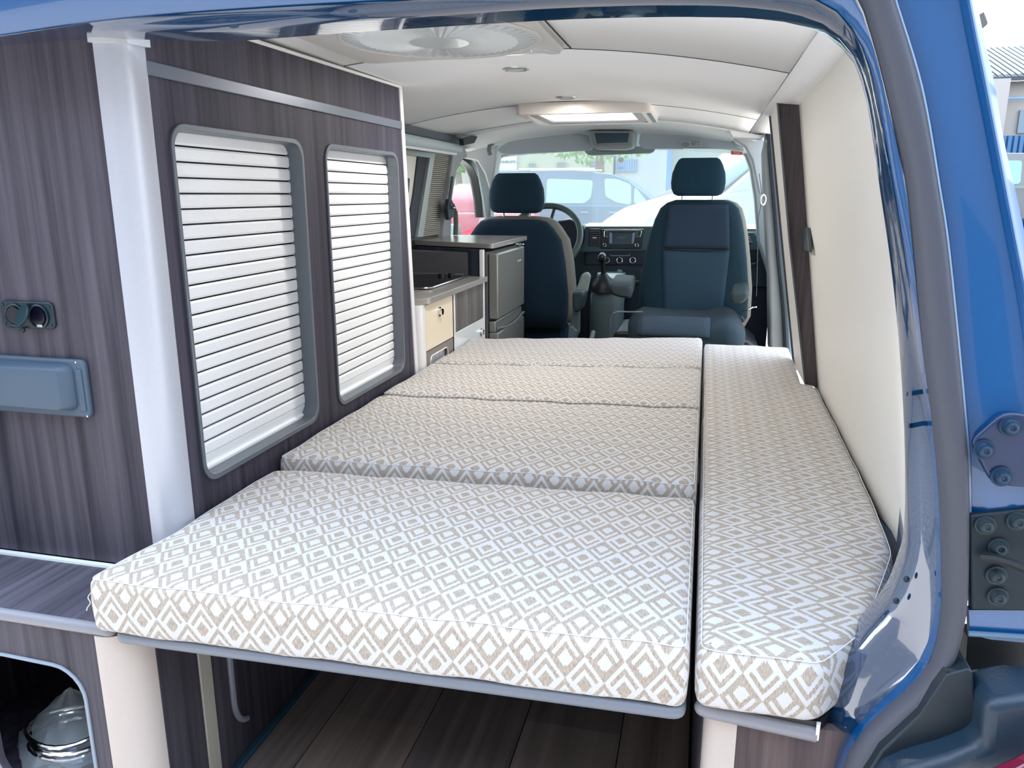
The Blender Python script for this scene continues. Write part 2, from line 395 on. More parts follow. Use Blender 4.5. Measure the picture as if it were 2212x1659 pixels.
# A pillar + header + windscreen surround of the cab
outer = PYs([(1000, 300), (1045, 292), (1150, 262), (1285, 258), (1425, 256), (1560, 262), (1650, 268), (1665, 300), (1700, 760), (1620, 760), (1640, 505)], 4.2)
hole_px = [(1066, 372), (1069, 352), (1080, 340), (1110, 334), (1280, 324), (1390, 322), (1500, 323), (1600, 327), (1608, 338), (1618, 365), (1628, 430), (1634, 500)]
poly = PYs([(1069, 352), (1080, 340), (1110, 334), (1280, 324), (1390, 322), (1500, 323), (1600, 327), (1609, 338), (1619, 365), (1629, 430), (1636, 520), (1690, 700), (1705, 700), (1680, 300), (1662, 262), (1285, 232), (1045, 262), (1000, 310), (1028, 345), (1042, 420), (1050, 475), (1062, 475), (1064, 390)], 4.2)
build(MB().py(poly, 4.17, 4.26), 'trim_2', PILL, kind='structure', bevel=.012)
# headliner of cab, sloping from the ceiling joint to the windscreen
mb = MB().grid(lambda u, v: Vector((-1.22+1.42*u, 3.46+.74*v, (ceil_z(-1.22+1.42*u)-.006)*(1-v**5)+v**5*(1.312-.03*((-1.22+1.42*u+.47)/.6)**2))), 24, 8)
CH = build(mb, 'trim_3', mat('cab_headliner', '#e6eaeb', .85, bump=.1, bscale=600), kind='structure', thick=.006)
build(MB().box((-1.36, 3.44, 1.41), (.24, 4.32, 1.45)), 'roof_front', BLUE, CH)
build(MB().box((-1.36, 3.70, 1.275), (-1.27, 4.32, 1.41)), 'roof_side', BLUE, CH)
# lining pieces at the left and right corners of the cab header
build(MB().py(PYs([(960, 335), (998, 300), (1035, 290), (1075, 296), (1072, 345), (1060, 420), (1046, 375), (1030, 348), (1000, 342)], 4.0), 4.0, 4.1), 'trim_4', GREYC, kind='structure', bevel=.01)
T5 = build(MB().py(PYs([(1566, 264), (1630, 267), (1652, 292), (1645, 300), (1583, 296)], 3.48), 3.48, 3.56), 'trim_5', CEILM, kind='structure', bevel=.003)
build(MB().py(PYs([(1583, 298), (1650, 296), (1660, 330), (1668, 420), (1640, 420), (1624, 345), (1610, 318)], 3.75), 3.75, 3.82), 'corner_trim', GREYC, T5, bevel=.008)
build(MB().py(PYs([(1629, 268), (1636, 269), (1650, 290), (1641, 291)], 3.47), 3.46, 3.479), 'corner_slot', BLACKP, T5)
# driver door frame (dark band) and window glass on the left
band = [(1000, 338), (1022, 346), (1036, 362), (1046, 400), (1050, 440), (1052, 470), (1043, 470), (1040, 430), (1032, 385), (1022, 362), (1008, 350), (1000, 345)]
build(MB().px(PXs(band, -1.25), -1.25, -1.30), 'door_1', mat('door_frame_black', '#060c1a', .35), kind='structure', bevel=.003)
build(MB().px(PXs([(985, 345), (1035, 340), (1052, 480), (970, 510)], -1.29), -1.288, -1.292), 'window_2', glass('side_glass', (.84, .88, .87), .04), kind='structure')
D1 = build(MB().box((-1.31, 3.75, -.1), (-1.24, 4.5, .86)), 'trim_6', TEALP, kind='structure', bevel=.01)
# windscreen glass
WG = glass('windscreen_glass', (.74, .84, .84), .06)
a = [AY(1030, 515, 4.85), AY(1680, 515, 4.85), AY(1660, 310, 4.28), AY(1050, 318, 4.28)]
build(MB().add([a[0]+Vector((0, 0, -.02)), a[1]+Vector((0, 0, -.02)), a[2], a[3]], [(0, 1, 2, 3)]), 'window_1', WG, kind='structure')
# cab floor region walls: passenger door + B pillar on the right
build(MB().box((.40, 3.75, -.1), (.46, 4.6, .84)), 'door_2', TEALP, kind='structure', bevel=.01)
build(MB().box((.40, 3.75, .84), (.405, 4.3, 1.28)), 'window_3', MATS['side_glass'], kind='structure')
bp = PYs([(1648, 330), (1654, 300), (1660, 262), (1672, 262), (1672, 400), (1690, 600), (1697, 760), (1662, 760), (1660, 600), (1650, 420)], 3.5)
B2 = build(MB().py(bp, 3.46, 3.62), 'trim_7', PILL, kind='structure', bevel=.012)
rub = [Vector((AY(px, py, 3.44))) for px, py in ((1661, 270), (1666, 340), (1674, 430), (1684, 560), (1694, 660), (1700, 770))]
build(MB().tube(catmull(rub), .013, 8), 'rubber_strip', mat('ribbed_rubber', '#27333c', .5, bump=.8, bscale=300), B2)
blu = [Vector((AY(px, py, 3.46))) for px, py in ((1667, 300), (1674, 360), (1683, 450), (1695, 600), (1706, 770))]
build(MB().tube(catmull(blu), .022, 8), 'door_edge', mat('pillar_blue_grey', '#6d8497', .25, .3, coat=1.), B2)
build(MB().py(PYs([(1671, 330), (1690, 330), (1740, 800), (1700, 800)], 3.52), 3.52, 3.6), 'door_jamb', BLUE, B2)

# ---------------- rear door opening frame
Ypx = lambda P, y: [AY(a, b, y+.09*max(0, 1-max(b, 0)/1000)) for a, b in P]      # the rear opening leans forward at the top
NR = 90
inn = resample(catmull(Ypx([(-140, 92), (60, 76), (190, 68), (320, 70), (468, 70), (700, 52), (1015, 31), (1242, 18), (1500, 13), (1660, 22), (1747, 41), (1785, 60), (1815, 87), (1847, 132), (1867, 200), (1880, 262), (1900, 404), (1921, 546), (1938, 694), (1950, 850), (1957, 1013), (1957, 1162), (1950, 1216), (1936, 1257), (1912, 1314), (1864, 1372), (1822, 1430), (1796, 1485), (1783, 1530), (1775, 1580), (1764, 1659), (1755, 1760)], .93)), NR)
lip_px = [(-140, 96), (0, 77), (163, 53), (330, 35), (602, 16), (900, 0), (1200, -15), (1500, -22), (1640, -18), (1740, -5), (1800, 20), (1845, 70), (1880, 150), (1906, 270), (1925, 380), (1946, 500), (1966, 640), (1985, 790), (2002, 900), (2018, 1075), (2022, 1250), (2017, 1330), (1994, 1412), (1944, 1474), (1880, 1535), (1834, 1595), (1809, 1659), (1785, 1760)]
lip = resample(catmull(Ypx(lip_px, .89)), NR)
sin_px = [(-140, -60), (0, -90), (330, -130), (602, -140), (900, -140), (1200, -140), (1500, -130), (1700, -110), (1790, -75), (1850, -5), (1885, 95), (1912, 200), (1951, 374), (1968, 510), (1990, 748), (2010, 900), (2026, 1075), (2031, 1250), (2027, 1335), (2005, 1424), (1953, 1488), (1890, 1545), (1842, 1602), (1816, 1659), (1790, 1760)]
sei = resample(catmull(Ypx(sin_px, .875)), NR)
sou_px = [(-140, -130), (0, -160), (330, -200), (602, -210), (900, -210), (1200, -210), (1500, -210), (1740, -190), (1850, -130), (1905, -60), (1930, 0), (1988, 200), (2026, 414), (2047, 558), (2081, 900), (2090, 1040), (2089, 1250), (2079, 1346), (2047, 1449), (1983, 1523), (1918, 1597), (1886, 1659), (1860, 1760)]
sou = resample(catmull(Ypx(sou_px, .86)), NR)
def strip(A, B, mids=()):
    mb = MB(); rows = [A, *mids, B]; n = len(A)
    mb.add([p for r in rows for p in r], [(i*n+k, i*n+k+1, (i+1)*n+k+1, (i+1)*n+k) for i in range(len(rows)-1) for k in range(n-1)]); return mb
back = [p+Vector((0, .06, 0))+Vector((.012 if p.x > 0 else 0, 0, .0)) for p in inn]
mid1 = [a.lerp(b, .06)+Vector((0, -.006, 0)) for a, b in zip(inn, lip)]
mid2 = [a.lerp(b, .5)+Vector((0, -.004, 0)) for a, b in zip(inn, lip)]
mid3 = [a.lerp(b, .85)+Vector((0, .004, 0)) for a, b in zip(inn, lip)]
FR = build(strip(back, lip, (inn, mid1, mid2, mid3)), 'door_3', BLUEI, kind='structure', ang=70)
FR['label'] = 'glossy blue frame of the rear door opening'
build(strip([p+Vector((0, .004, 0)) for p in lip], [p+Vector((0, .002, 0)) for p in sei], ([a.lerp(b, .3)+Vector((0, -.010, 0)) for a, b in zip(lip, sei)], [a.lerp(b, .8)+Vector((0, -.008, 0)) for a, b in zip(lip, sei)])), 'frame_lip', BLUE, FR, ang=70)
k0 = 26
cs = []
for a, b in zip(sei, sou):
    c = (a+b)/2; h = (b-a)/2; L = h.length; R = []
    for k in range(12):
        t = 2*pi*k/12; R.append(c + h*cos(t)*1.02 + Vector((0, -.014, 0))*sin(t)+Vector((0, -.004, 0)))
    cs.append(R)
build(MB().rings(cs), 'rubber_seal', RUBB, FR, ang=60)
out1 = [p+Vector((.004 if p.x > .1 else 0, .0, .004 if p.z > 1.2 else 0)) for p in sou]
# body skin outside the seal: D pillar
cr_px = [(2068, -120), (2085, -20), (2100, 60), (2122, 170), (2147, 300), (2185, 500), (2212, 640), (2240, 820), (2262, 1000), (2275, 1200), (2280, 1400), (2280, 1500), (2280, 1600), (2280, 1760)]
crs = resample(catmull(Ypx(cr_px, .855)), 60); pil_in_px = [(1900, -120), (1925, -10), (1985, 190), (2024, 412), (2045, 556), (2079, 900), (2088, 1040), (2090, 1250), (2093, 1370)]
pin = resample(catmull(Ypx(pil_in_px, .868)), 60)
pin2 = pin[:]; cr2 = resample(catmull(Ypx(cr_px[:11], .855)), 60)
edge_px = [(2085, -120), (2108, -5), (2128, 90), (2150, 190), (2170, 310), (2200, 440), (2225, 560), (2262, 760), (2290, 1000), (2300, 1200), (2305, 1400)]
edg = resample(catmull(Ypx(edge_px, .858)), 60)
side = [p+Vector((.06, 1.2, 0)) for p in edg]
crm = [a.lerp(b, .93)+Vector((0, .004, 0)) for a, b in zip(pin2, cr2)]
PB = build(strip(pin2, side, ([a.lerp(b, .25)+Vector((0, -.004, 0)) for a, b in zip(pin2, cr2)], crm, [p+Vector((0, -.006, 0)) for p in cr2], [a.lerp(b, .3)+Vector((.001, -.001, 0)) for a, b in zip(cr2, edg)], edg)), 'trim_8', BLUE, kind='structure', ang=60)
build(MB().tube([p+Vector((0, -.005, 0)) for p in cr2], .0022, 6), 'crease_highlight_bead', BLUE, PB)  # bead added along the pillar crease, shaped to give its edge highlight
build(MB().tube([p+Vector((.001, -.004, 0)) for p in pin[:57]], .0022, 6), 'pillar_bead', mat('bead_grey_blue', '#7f93a8', .3), PB)
# left side of the opening (mirror, outside the picture)
mb = MB()
L1 = [Vector((-.95-p.x, p.y, p.z)) for p in inn if p.x > .15]; L2 = [Vector((-.95-p.x, p.y, p.z)) for p in lip][len(inn)-len(L1):]
build(strip([p+Vector((-.16, 0, 0)) for p in L1], [p+Vector((-.30, 0, 0)) for p in L2]), 'far_frame_side', BLUEI, FR, ang=70)
# small drain holes and studs in the frame
for px, py in ((478, 44), (506, 57), (762, 24), (785, 37), (1960, 851), (1964, 920)):
    c = AY(px, py, .915); s_ = 1.3 if py < 100 else .8
    h = AY(px+9, py, .915)-c
    nrm = (CAM-c).normalized()
    a0 = MB()
    q = [c + Vector((h.x*1.2*cos(2*pi*k/16), 0, h.x*.38*sin(2*pi*k/16)) if py < 100 else (h.x*.22*cos(2*pi*k/16), 0, h.x*.7*sin(2*pi*k/16))) for k in range(16)]
    q2 = [p+nrm*.006 for p in q]; q1 = [p-nrm*.01 for p in q]
    build(a0.rings([[p-nrm*-.012 for p in q], q1]), 'drain_hole', mat('hole_dark', '#0c2a40', .6), FR)
for px, py in ((1958, 1251), (1936, 1298)):
    c = AY(px, py, .905); build(MB().sphere(c, .0035, .003, .004, 10, 6), 'stud', mat('stud_dark', '#0a1c2c', .4), FR)

# hinge plates, bolts and door check on the pillar (right edge of the photo)
Yh = .85
HP = thing('hinge_bracket', AY(2150, 1000, Yh), 'blue painted upper hinge plate with three round bolts on rear pillar', 'hinge')
def bolt(c, parent, m, r=.0085):
    build(MB().cyl(c, (0, -1, 0), r*1.25, .003, 16).cyl(Vector(c)+Vector((0, -.003, 0)), (0, -1, 0), r, .005, 16, r*.8).tube([Vector(c)+Vector((r*.5*cos(t*pi/6), -.008, r*.5*sin(t*pi/6))) for t in range(12)], r*.22, 6, True), 'bolt', m, parent)
BLUED = mat('blue_metal_dark', '#06254c', .4, .1, coat=.3); BOLTM = mat('bolt_blue_grey', '#163450', .4, .3)
pl = roundpoly(PYs([(2095, 955), (2165, 893), (2215, 893), (2290, 940), (2290, 1060), (2170, 1050), (2140, 1040)], Yh), .01)
build(MB().py(pl, Yh, Yh+.008), 'hinge_plate', BLUED, HP, bevel=.003, seg=3)
for p in ((2181, 920), (2124, 970), (2162, 1028)): bolt(AY(*p, Yh), HP, BOLTM)
HL = thing('hinge_bracket', AY(2150, 1220, Yh), 'dark green-grey lower hinge plate with five bolts and black door check arm', 'hinge')
DG = mat('hinge_dark_grey', '#091e2a', .55, .2)
build(MB().py(PYs([(2092, 1112), (2290, 1090), (2290, 1320), (2096, 1318)], Yh+.004), Yh+.002, Yh+.012), 'hinge_plate', DG, HP if False else HL, bevel=.003)
for p in ((2127, 1133), (2196, 1124), (2156, 1181), (2151, 1241), (2154, 1287)): bolt(AY(*p, Yh+.002), HL, mat('bolt_grey', '#26363e', .45, .4))
build(MB().tube([AY(2120, 1203, Yh-.004), AY(2150, 1206, Yh-.01), AY(2185, 1216, Yh-.02), AY(2260, 1246, Yh-.04)], .0052, 8), 'check_arm', BLACKP, HL)
build(MB().py(PYs([(2093, 1318), (2290, 1318), (2290, 1378), (2095, 1372)], Yh+.006), Yh+.006, Yh+.016), 'lower_panel', BLUE, HL)
build(MB().tube([AY(2092, 1369, Yh), AY(2290, 1382, Yh)], .0028, 8), 'panel_rim', mat('rim_blue_grey', '#5a7388', .35), HL)
# sill step, recess, bumper and tail lamp
build(MB().py(PYs([(2090, 1376), (2300, 1384), (2300, 1560), (2080, 1520)], .90), .90, .93), 'trim_9', mat('recess_black', '#0b1620', .5), kind='structure')
ST = [(2040, 1447), (2086, 1433), (2094, 1438), (2113, 1596), (1960, 1652), (1880, 1692), (1850, 1690), (1900, 1610), (1983, 1532)]
build(MB().py(PYs(ST, .845), .835, .885), 'sill_step', mat('step_dark_plastic', '#0e1e28', .5, bump=.1), bevel=.003, label='dark plastic step corner piece below the rubber seal of rear opening', cat='step')
bm_ = PYs([(1885, 1740), (1905, 1668), (1960, 1645), (2040, 1622), (2112, 1594), (2119, 1503), (2200, 1490), (2300, 1500), (2320, 1740)], .815)
BU = build(MB().py(bm_, .80, .87), 'rear_bumper', mat('bumper_grey_blue', '#182c3c', .4, bump=.15), bevel=.012, seg=4, label='grey-blue plastic rear bumper corner at the lower right', cat='bumper')
build(MB().py(PYs([(2120, 1672), (2190, 1640), (2240, 1612), (2300, 1600), (2300, 1720), (2120, 1720)], .775), .76, .779), 'tail_lamp', mat('red_lamp', '#6a1030', .2, coat=1.), bevel=.004, label='red tail lamp corner at the bottom right of the bumper', cat='lamp')
build(MB().box((-1.28, .84, -.12), (.24, .955, -.012)), 'trim_10', BLUE, kind='structure', bevel=.01)
# blue inner quarter piece under the right bench
build(MB().py(PYs([(1766, 1590), (1776, 1545), (1784, 1530), (1830, 1580), (1812, 1659), (1790, 1800), (1755, 1800)], .925), .925, .99), 'frame_foot', BLUE, FR, bevel=.004)

# ================================================================== WARDROBE (left, with roller shutters)
XW = -.86
WD = thing('wardrobe', (-1.05, 1.6, .44), 'tall dark wood-grain wardrobe with two white slatted roller shutters left of the bed', 'wardrobe')
def yslant(z): return 2.222-.062*(z-.54)/.83
sh1 = rr(1.150, .568, 1.583, 1.193, .035); sh2 = rr(1.690, .568, 2.130, 1.193, .035)
build(MB().px([(1.095, .44), (yslant(.44), .44), (yslant(1.372), 1.374), (1.095, 1.36)], XW-.016, XW, [sh1, sh2]), 'side_panel', WOOD, WD)
build(MB().box((-1.32, 1.062, .436), (-.905, 1.078, 1.335)), 'rear_panel', WOODR, WD)
build(MB().box((-1.32, 1.08, .44), (-.93, 2.2, .452)), 'bottom_panel', WOOD, WD)
build(MB().box((-1.32, 2.185, .44), (-.877, 2.198, 1.37)), 'end_panel', WOOD, WD)
build(MB().box((-1.32, 1.075, 1.36), (-.87, 2.18, 1.368)), 'top_panel', WOOD, WD)
sec = [(-.909, 1.058)] + [(-.905+.047*sin(t), 1.105-.047*cos(t)) for t in [pi/2*k/10 for k in range(11)]] + [(-.858, 1.109), (-.90, 1.109)]
build(MB().pz(sec, .437, 1.303), 'corner_post', POSTM, WD, ang=60)
sec2 = [(-.912, 1.052)] + [(-.905+.052*sin(t), 1.105-.053*cos(t)) for t in [pi/2*k/8 for k in range(9)]] + [(-.85, 1.112), (-.90, 1.112)]
build(MB().pz(sec2, 1.302, 1.325), 'post_cap', mat('cap_grey', '#c4c7cb', .4), WD, ang=60)
build(MB().px([(1.109, 1.2615), (2.17, 1.2615), (2.17, 1.2835), (1.109, 1.2835)], XW, XW+.004), 'trim_rail', mat('rail_grey', '#5d6674', .35, .3), WD, bevel=.0015)
build(MB().tube([(XW+.003, 1.11, 1.363), (XW+.003, 2.17, 1.376)], .004, 8), 'ceiling_bead', WHITEP, WD)
build(MB().px([(2.222, .44), (2.25, .44), (2.182, 1.374), (2.162, 1.374)], XW-.014, XW+.004), 'edge_profile', SILVL, WD, bevel=.002)
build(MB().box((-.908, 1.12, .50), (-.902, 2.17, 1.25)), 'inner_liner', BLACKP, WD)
slat_me = None
for (a0, a1, y0, y1) in ((1.150, 1.583, 1.145, 1.60), (1.690, 2.130, 1.68, 2.15)):
    outer_ = rr(a0-.003, .565, a1+.003, 1.196, .038); inner_ = rr(a0+.004, .576, a1-.006, 1.186, .032)
    FRM = build(MB().px(outer_, XW-.034, XW+.0045, [inner_]), 'roller_shutter', mat('shutter_frame', '#6c737b', .35, .4), WD, bevel=.0012, label='slatted roller shutter in a rounded grey frame')
    for k in range(22):
        z = 1.1625+.0015-.02672*k
        mb = MB().plate([(0, 0), (.0235, 0), (.0235, .004), (.020, .0062), (.004, .0062), (.0, .003)], [], lambda u, v, t: (XW-.034+v, t, z+u), a0+.0005, a1-.0005)
        build(mb, 'slat', SLATM, FRM, ang=20)
    zb = 1.164-.02672*22
    build(MB().plate([(-.030, 0), (.022, 0), (.022, .006), (.004, .003), (.001, .010), (-.004, .010), (-.007, .005), (-.030, .008)], [], lambda u, v, t: (XW-.034+v, t, zb+.004+u), a0+.002, a1-.002), 'bottom_bar', SLATM, FRM, ang=20)

# sockets on the rear panel
yp = 1.062
SK = build(MB().py(rr(-1.156, .860, -1.049, .906, .010), yp-.006, yp), 'socket_plate', mat('socket_black', '#0f2530', .35, bump=.1), WD, bevel=.002, label='black twin 12 volt socket plate')
for x in (-1.127, -1.078):
    build(MB().tube([(x+.0185*cos(t*pi/10), yp-.0075, .882+.0185*sin(t*pi/10)) for t in range(20)], .0022, 6, True), 'socket_ring', MATS['socket_black'], SK)
    build(MB().cyl((x, yp-.0065, .882), (0, -1, 0), .0145, .003, 20), 'socket_core', mat('socket_core', '#0a0a1c', .3), SK)
cL = Vector((-1.098, yp-.018, .884))
build(MB().cyl(cL, (-.35, -.8, .45), .0195, .004, 24), 'socket_lid', mat('lid_dark_green', '#123034', .4), SK, bevel=.001)
build(MB().sphere((-1.112, yp-.010, .858), .005, .004, .005), 'lid_hinge', MATS['socket_black'], SK)
text('USB', 'print', .006, (-1.076, yp-.0100, .866), (pi/2, 0, 0), WHITEP, SK)
for x, z in ((-1.150, .899), (-1.150, .867), (-1.056, .899), (-1.056, .867)): build(MB().cyl((x, yp-.006, z), (0, -1, 0), .0025, .0012, 10), 'screw', mat('screw_dark', '#24424a', .4, .5), SK)
OC = build(MB().py(rr(-1.36, .710, -.997, .811, .010), yp-.011, yp), 'outlet_cover', mat('cover_grey_blue', '#45586a', .5, bump=.06), WD, bevel=.004, seg=3, label='blue-grey flush folding outlet cover')
A_ = rr(-1.345, .722, -1.020, .803, .014); B_ = rr(-1.340, .727, -1.034, .797, .008)
build(MB().rings([[Vector((u, yp-.011, v)) for u, v in A_], [Vector((u, yp-.014, v)) for u, v in A_], [Vector((u, yp-.030, v)) for u, v in B_], [Vector((u, yp-.031, v)) for u, v in inset(B_, .003)]]), 'cover_lid', MATS['cover_grey_blue'], OC, ang=50)
build(MB().py(rr(-1.014, .722, -1.003, .795, .0015), yp-.0135, yp-.010), 'hinge_strip', MATS['cover_grey_blue'], OC, bevel=.0008)
for z in (.807, .7135): build(MB().cyl((-1.003 if z < .75 else -1.012, yp-.0108, z), (0, -1, 0), .0016, .001, 8), 'screw', CHROME, OC)

# ================================================================== LOWER REAR CABINET with shelf
LC = thing('storage_cabinet', (-1.05, 1.2, 0), 'low dark wood cabinet with a rounded open compartment below the left shelf', 'cabinet')
SH = build(MB().box((-1.33, .890, .413), (-.87, 1.062, .430)), 'shelf_top', WOODL, LC)
es = [(.893, .410)]+[(.893-.0105*sin(t), .4205-.0105*cos(t)) for t in [pi*k/10 for k in range(11)]]+[(.893, .431)]
build(MB().plate(es, [], lambda u, v, t: (t, u, v), -1.33, -.868).sphere((-.868, .893, .4205), .014, .0105, .0105, 12, 8), 'shelf_edge', EDGE, LC, ang=60)
build(MB().box((-1.33, 1.050, .430), (-.905, 1.060, .4345)), 'lit_gap_line', mat('lit_gap_white', '#eef4f2', .5), LC)  # white strip painted for the light in the gap under the rear panel
hole = rr(-1.135, .085, -.927, .349, .055)
hole = [(x, z + (-.10*(x+1.135)*.35 if z > .2 else 0)) for x, z in hole]
build(MB().py([(-1.33, 0), (-.885, 0), (-.885, .410), (-1.33, .410)], .890, .905, [hole]), 'rear_panel', WOODR, LC)
build(MB().tube([(x, .889, z) for x, z in hole], .0032, 6, True), 'opening_edging', mat('edging_grey', '#8f9aa6', .4), LC)
build(MB().box((-1.33, .906, .07), (-.89, 1.30, .082)).box((-1.33, 1.30, .0), (-.84, 1.31, .41)).box((-.882, .93, .0), (-.872, 1.3, .41)).box((-1.325, .906, 0), (-1.318, 1.3, .41)), 'inner_box', WOOD, LC)
sec = [(-.888, .884)] + [(-.883+.055*sin(t), .939-.056*cos(t)) for t in [pi/2*k/10 for k in range(11)]] + [(-.828, .94), (-.87, .94)]
build(MB().pz(sec, 0, .412), 'corner_post', mat('post_cream', (.50, .44, .40), .45), LC, ang=60)
build(MB().box((-.845, .94, 0), (-.826, 2.22, .412)), 'side_panel', wood('dark_laminate', '#1d1c22', '#4a474f'), LC)
build(MB().box((-.826, 1.034, 0), (-.822, 1.066, .412)), 'side_strip', mat('strip_beige', '#a19d92', .5), LC, bevel=.001)
jp = [(-.8225, 1.119, .41), (-.8225, 1.119, .14)]+[(-.8225, 1.119+.045*(1-cos(t)), .14-.065*sin(t)) for t in [pi/2*k/8 for k in range(8)]]
build(MB().tube(jp, .0062, 8), 'door_edging', GREYT, LC)
build(MB().box((-.826, .94, -.001), (-.811, 2.22, .010)), 'floor_trim', mat('floor_trim_teal', '#2e4c5c', .4, .3), LC, bevel=.002)
# plastic bag with a coiled steel hose in the compartment
random.seed(3)
apex = Vector((-1.108, 1.03, .180))
ringsB = []
for i, (f_, zz) in enumerate(((1.0, .085), (1.0, .098), (.80, .118), (.55, .140), (.30, .160), (.10, .175), (.02, .181))):
    R = []
    for k in range(26):
        t = 2*pi*k/26; w = 1+.10*random.uniform(-1, 1)
        c = Vector((-1.085, 1.01, 0)).lerp(Vector((apex.x, apex.y, 0)), 1-f_)
        R.append(Vector((c.x+.105*f_*w*cos(t), c.y+.085*f_*w*sin(t), zz+.004*random.uniform(-1, 1))))
    ringsB.append(R)
bagm = mat('clear_polythene', (.75, .85, .9), .18, spec=.8, alpha=.22)
build(MB().rings(ringsB), 'plastic_bag', bagm, label='clear plastic bag standing inside the low rounded compartment at lower left', cat='bag', ang=20)
hp = []
for k in range(150):
    t = 2*pi*k/50; r = .074+.006*sin(k*.21)
    hp.append((-1.085+r*cos(t), 1.0+.062*sin(t), .096+.013*k/50+.004*sin(t*2)))
hm = MB().tube(hp, [.0036+.0010*(k % 2) for k in range(150)], 8)
build(hm, 'shower_hose', CHROME, label='coiled chrome hose lying inside the clear plastic bag', cat='hose', ang=20)
build(MB().add([(-1.075, .962, .093), (-1.045, .952, .090), (-1.022, .955, .098), (-1.050, .968, .118)], [(0, 1, 2, 3)]), 'paper_label', mat('paper_blue', '#9db6d8', .7), thick=.001, label='small pale paper slip inside the clear bag beside the hose', cat='paper')

# ================================================================== BED
PXU, PYU = .051, .0715
def tilt(p, on): return Vector((p.x, p.y, p.z+(.0195*(p.x+.43) if on else 0)))
def cushion(name, outline, z0, z1, label, strip_=False, r=.017, crown=.006, dips=None, tl=True, off=(0, 0)):
    P = roundpoly(outline, .020, 4); P2 = []
    for i, a in enumerate(P):                                            # subdivide long edges
        b = P[(i+1) % len(P)]; L = (Vector(b)-Vector(a)).length; n = max(1, int(L/.03))
        for k in range(n): P2.append((a[0]+(b[0]-a[0])*k/n, a[1]+(b[1]-a[1])*k/n))
    P = P2; n = len(P); rng = random.Random(len(name)+int(outline[0][1]*100))
    wob = [0]*n
    ph = rng.random()*6
    for i, (x, y) in enumerate(P): wob[i] = .0012*sin(x*31+y*17+ph)+.0008*sin(x*57-y*41+ph*2)
    lv = []
    for k in range(4): t = pi/2*k/3; lv.append((r*.8*(1-sin(t)), z0+r*.8*(1-cos(t))))
    lv += [(-.0015, (z0+z1)/2)]
    for k in range(5): t = pi/2*k/4; lv.append((r*(1-cos(t)), z1-r*(1-sin(t))))
    rings = []
    for ins, z in lv:
        Q = inset(P, ins); rings.append([Vector((q[0], q[1], z+w)) for q, w in zip(Q, wob)])
    last = inset(P, r)
    c = Vector((sum(p[0] for p in last)/n, sum(p[1] for p in last)/n))
    for f_ in (.92, .8, .6, .35, .12):
        Q = []
        for q in last:
            x = c.x+(q[0]-c.x)*f_; y = c.y+(q[1]-c.y)*f_
            Q.append(Vector((x, y, z1+crown*(1-f_)**.6)))
        rings.append(Q)
    mb = MB().rings(rings); mb.v = [tilt(p, tl) for p in mb.v]
    o = build(mb, name, FAB, label=label, cat='cushion', group=None, ang=75)
    me = o.data; uvl = me.uv_layers.new(name='UVMap'); off_ = Vector(o.location)
    ntop = len(lv)-1
    for p in me.polygons:
        nn = p.normal
        for li in p.loop_indices:
            w = me.vertices[me.loops[li].vertex_index].co+off_
            if nn.z > .60 or nn.z < -.6:
                uvv = (w.y/PXU, -w.x/PYU) if strip_ else (w.x/PXU, -w.y/PYU)
            elif abs(nn.y) >= abs(nn.x):
                uvv = (w.x/PXU, -w.z/PYU+.15) if strip_ else (w.x/PXU+.3, w.z/PYU+.42)
            else: uvv = (w.y/PXU, -w.z/PYU if strip_ else w.z/PYU)
            uvl.data[li].uv = (uvv[0]+off[0], uvv[1]+off[1])
    Q = inset(P, .0045); pz = z1-.0042
    build(MB().tube([tilt(Vector((q[0], q[1], pz+w)), tl) for q, w in zip(Q, wob)], .0007, 5, True), 'seam_piping', mat('piping_white', '#dfe3ea', .9), o)
    return o
BB = MB().plate(roundpoly([(-.845, .874), (.012, .874), (.012, 2.84), (-.845, 2.80)], .02), [], lambda u, v, t: tuple(tilt(Vector((u, v, t)), True)), .4195, .4365)
BD = thing('bed_platform', (-.42, 1.9, 0), 'grey-edged bed board carrying the four patterned cushions', 'bed base')
build(BB, 'bed_board', GREYT, BD, bevel=.006, seg=3)
for b_ in (((-.80, 1.9, .0), (-.76, 1.95, .405)), ((-.06, 2.6, .0), (-.02, 2.65, .415))): build(MB().box(*b_), 'support_leg', BLACKP, BD)
build(MB().box((-.80, 2.72, 0), (.0, 2.74, .41)), 'seat_box_front', WOOD, BD)
CF = cushion('bed_cushion', [(-.876, .868), (.012, .872), (.013, 1.374), (-.853, 1.372), (-.856, 1.06)], .437, .530, 'largest patterned bed cushion nearest the camera, its tall front edge hanging over the board')
build(MB().tube(catmull([AY(a, b, .862) for a, b in ((197, 1280), (190, 1290), (195, 1302), (189, 1312), (187, 1319))]), .0006, 5), 'loose_thread', mat('thread_white', '#e8ecf2', .9), CF)
cushion('bed_cushion', [(-.853, 1.382), (.013, 1.384), (.015, 1.922), (-.850, 1.918)], .437, .551, 'patterned bed cushion second from the camera, raised slightly above the front one', off=(.2, .4))
cushion('bed_cushion', [(-.850, 1.926), (.015, 1.930), (.016, 2.395), (-.846, 2.330)], .437, .553, 'patterned bed cushion third from the camera, beside the second roller shutter', off=(.5, .1))
cushion('bed_cushion', [(-.846, 2.338), (.016, 2.402), (.017, 2.94), (-.842, 2.80)], .437, .553, 'patterned bed cushion farthest from the camera, beside the kitchen unit', off=(.8, .3))
cushion('bed_cushion', [(.0215, .874), (.165, .874), (.232, .965), (.318, 1.215), (.330, 1.40), (.337, 1.70), (.346, 2.31), (.340, 2.346), (.307, 2.353), (.312, 2.45), (.328, 2.945), (.0225, 2.945)], .449, .538,
        'long narrow patterned cushion along the cream right wall', strip_=True, r=.020, tl=False)
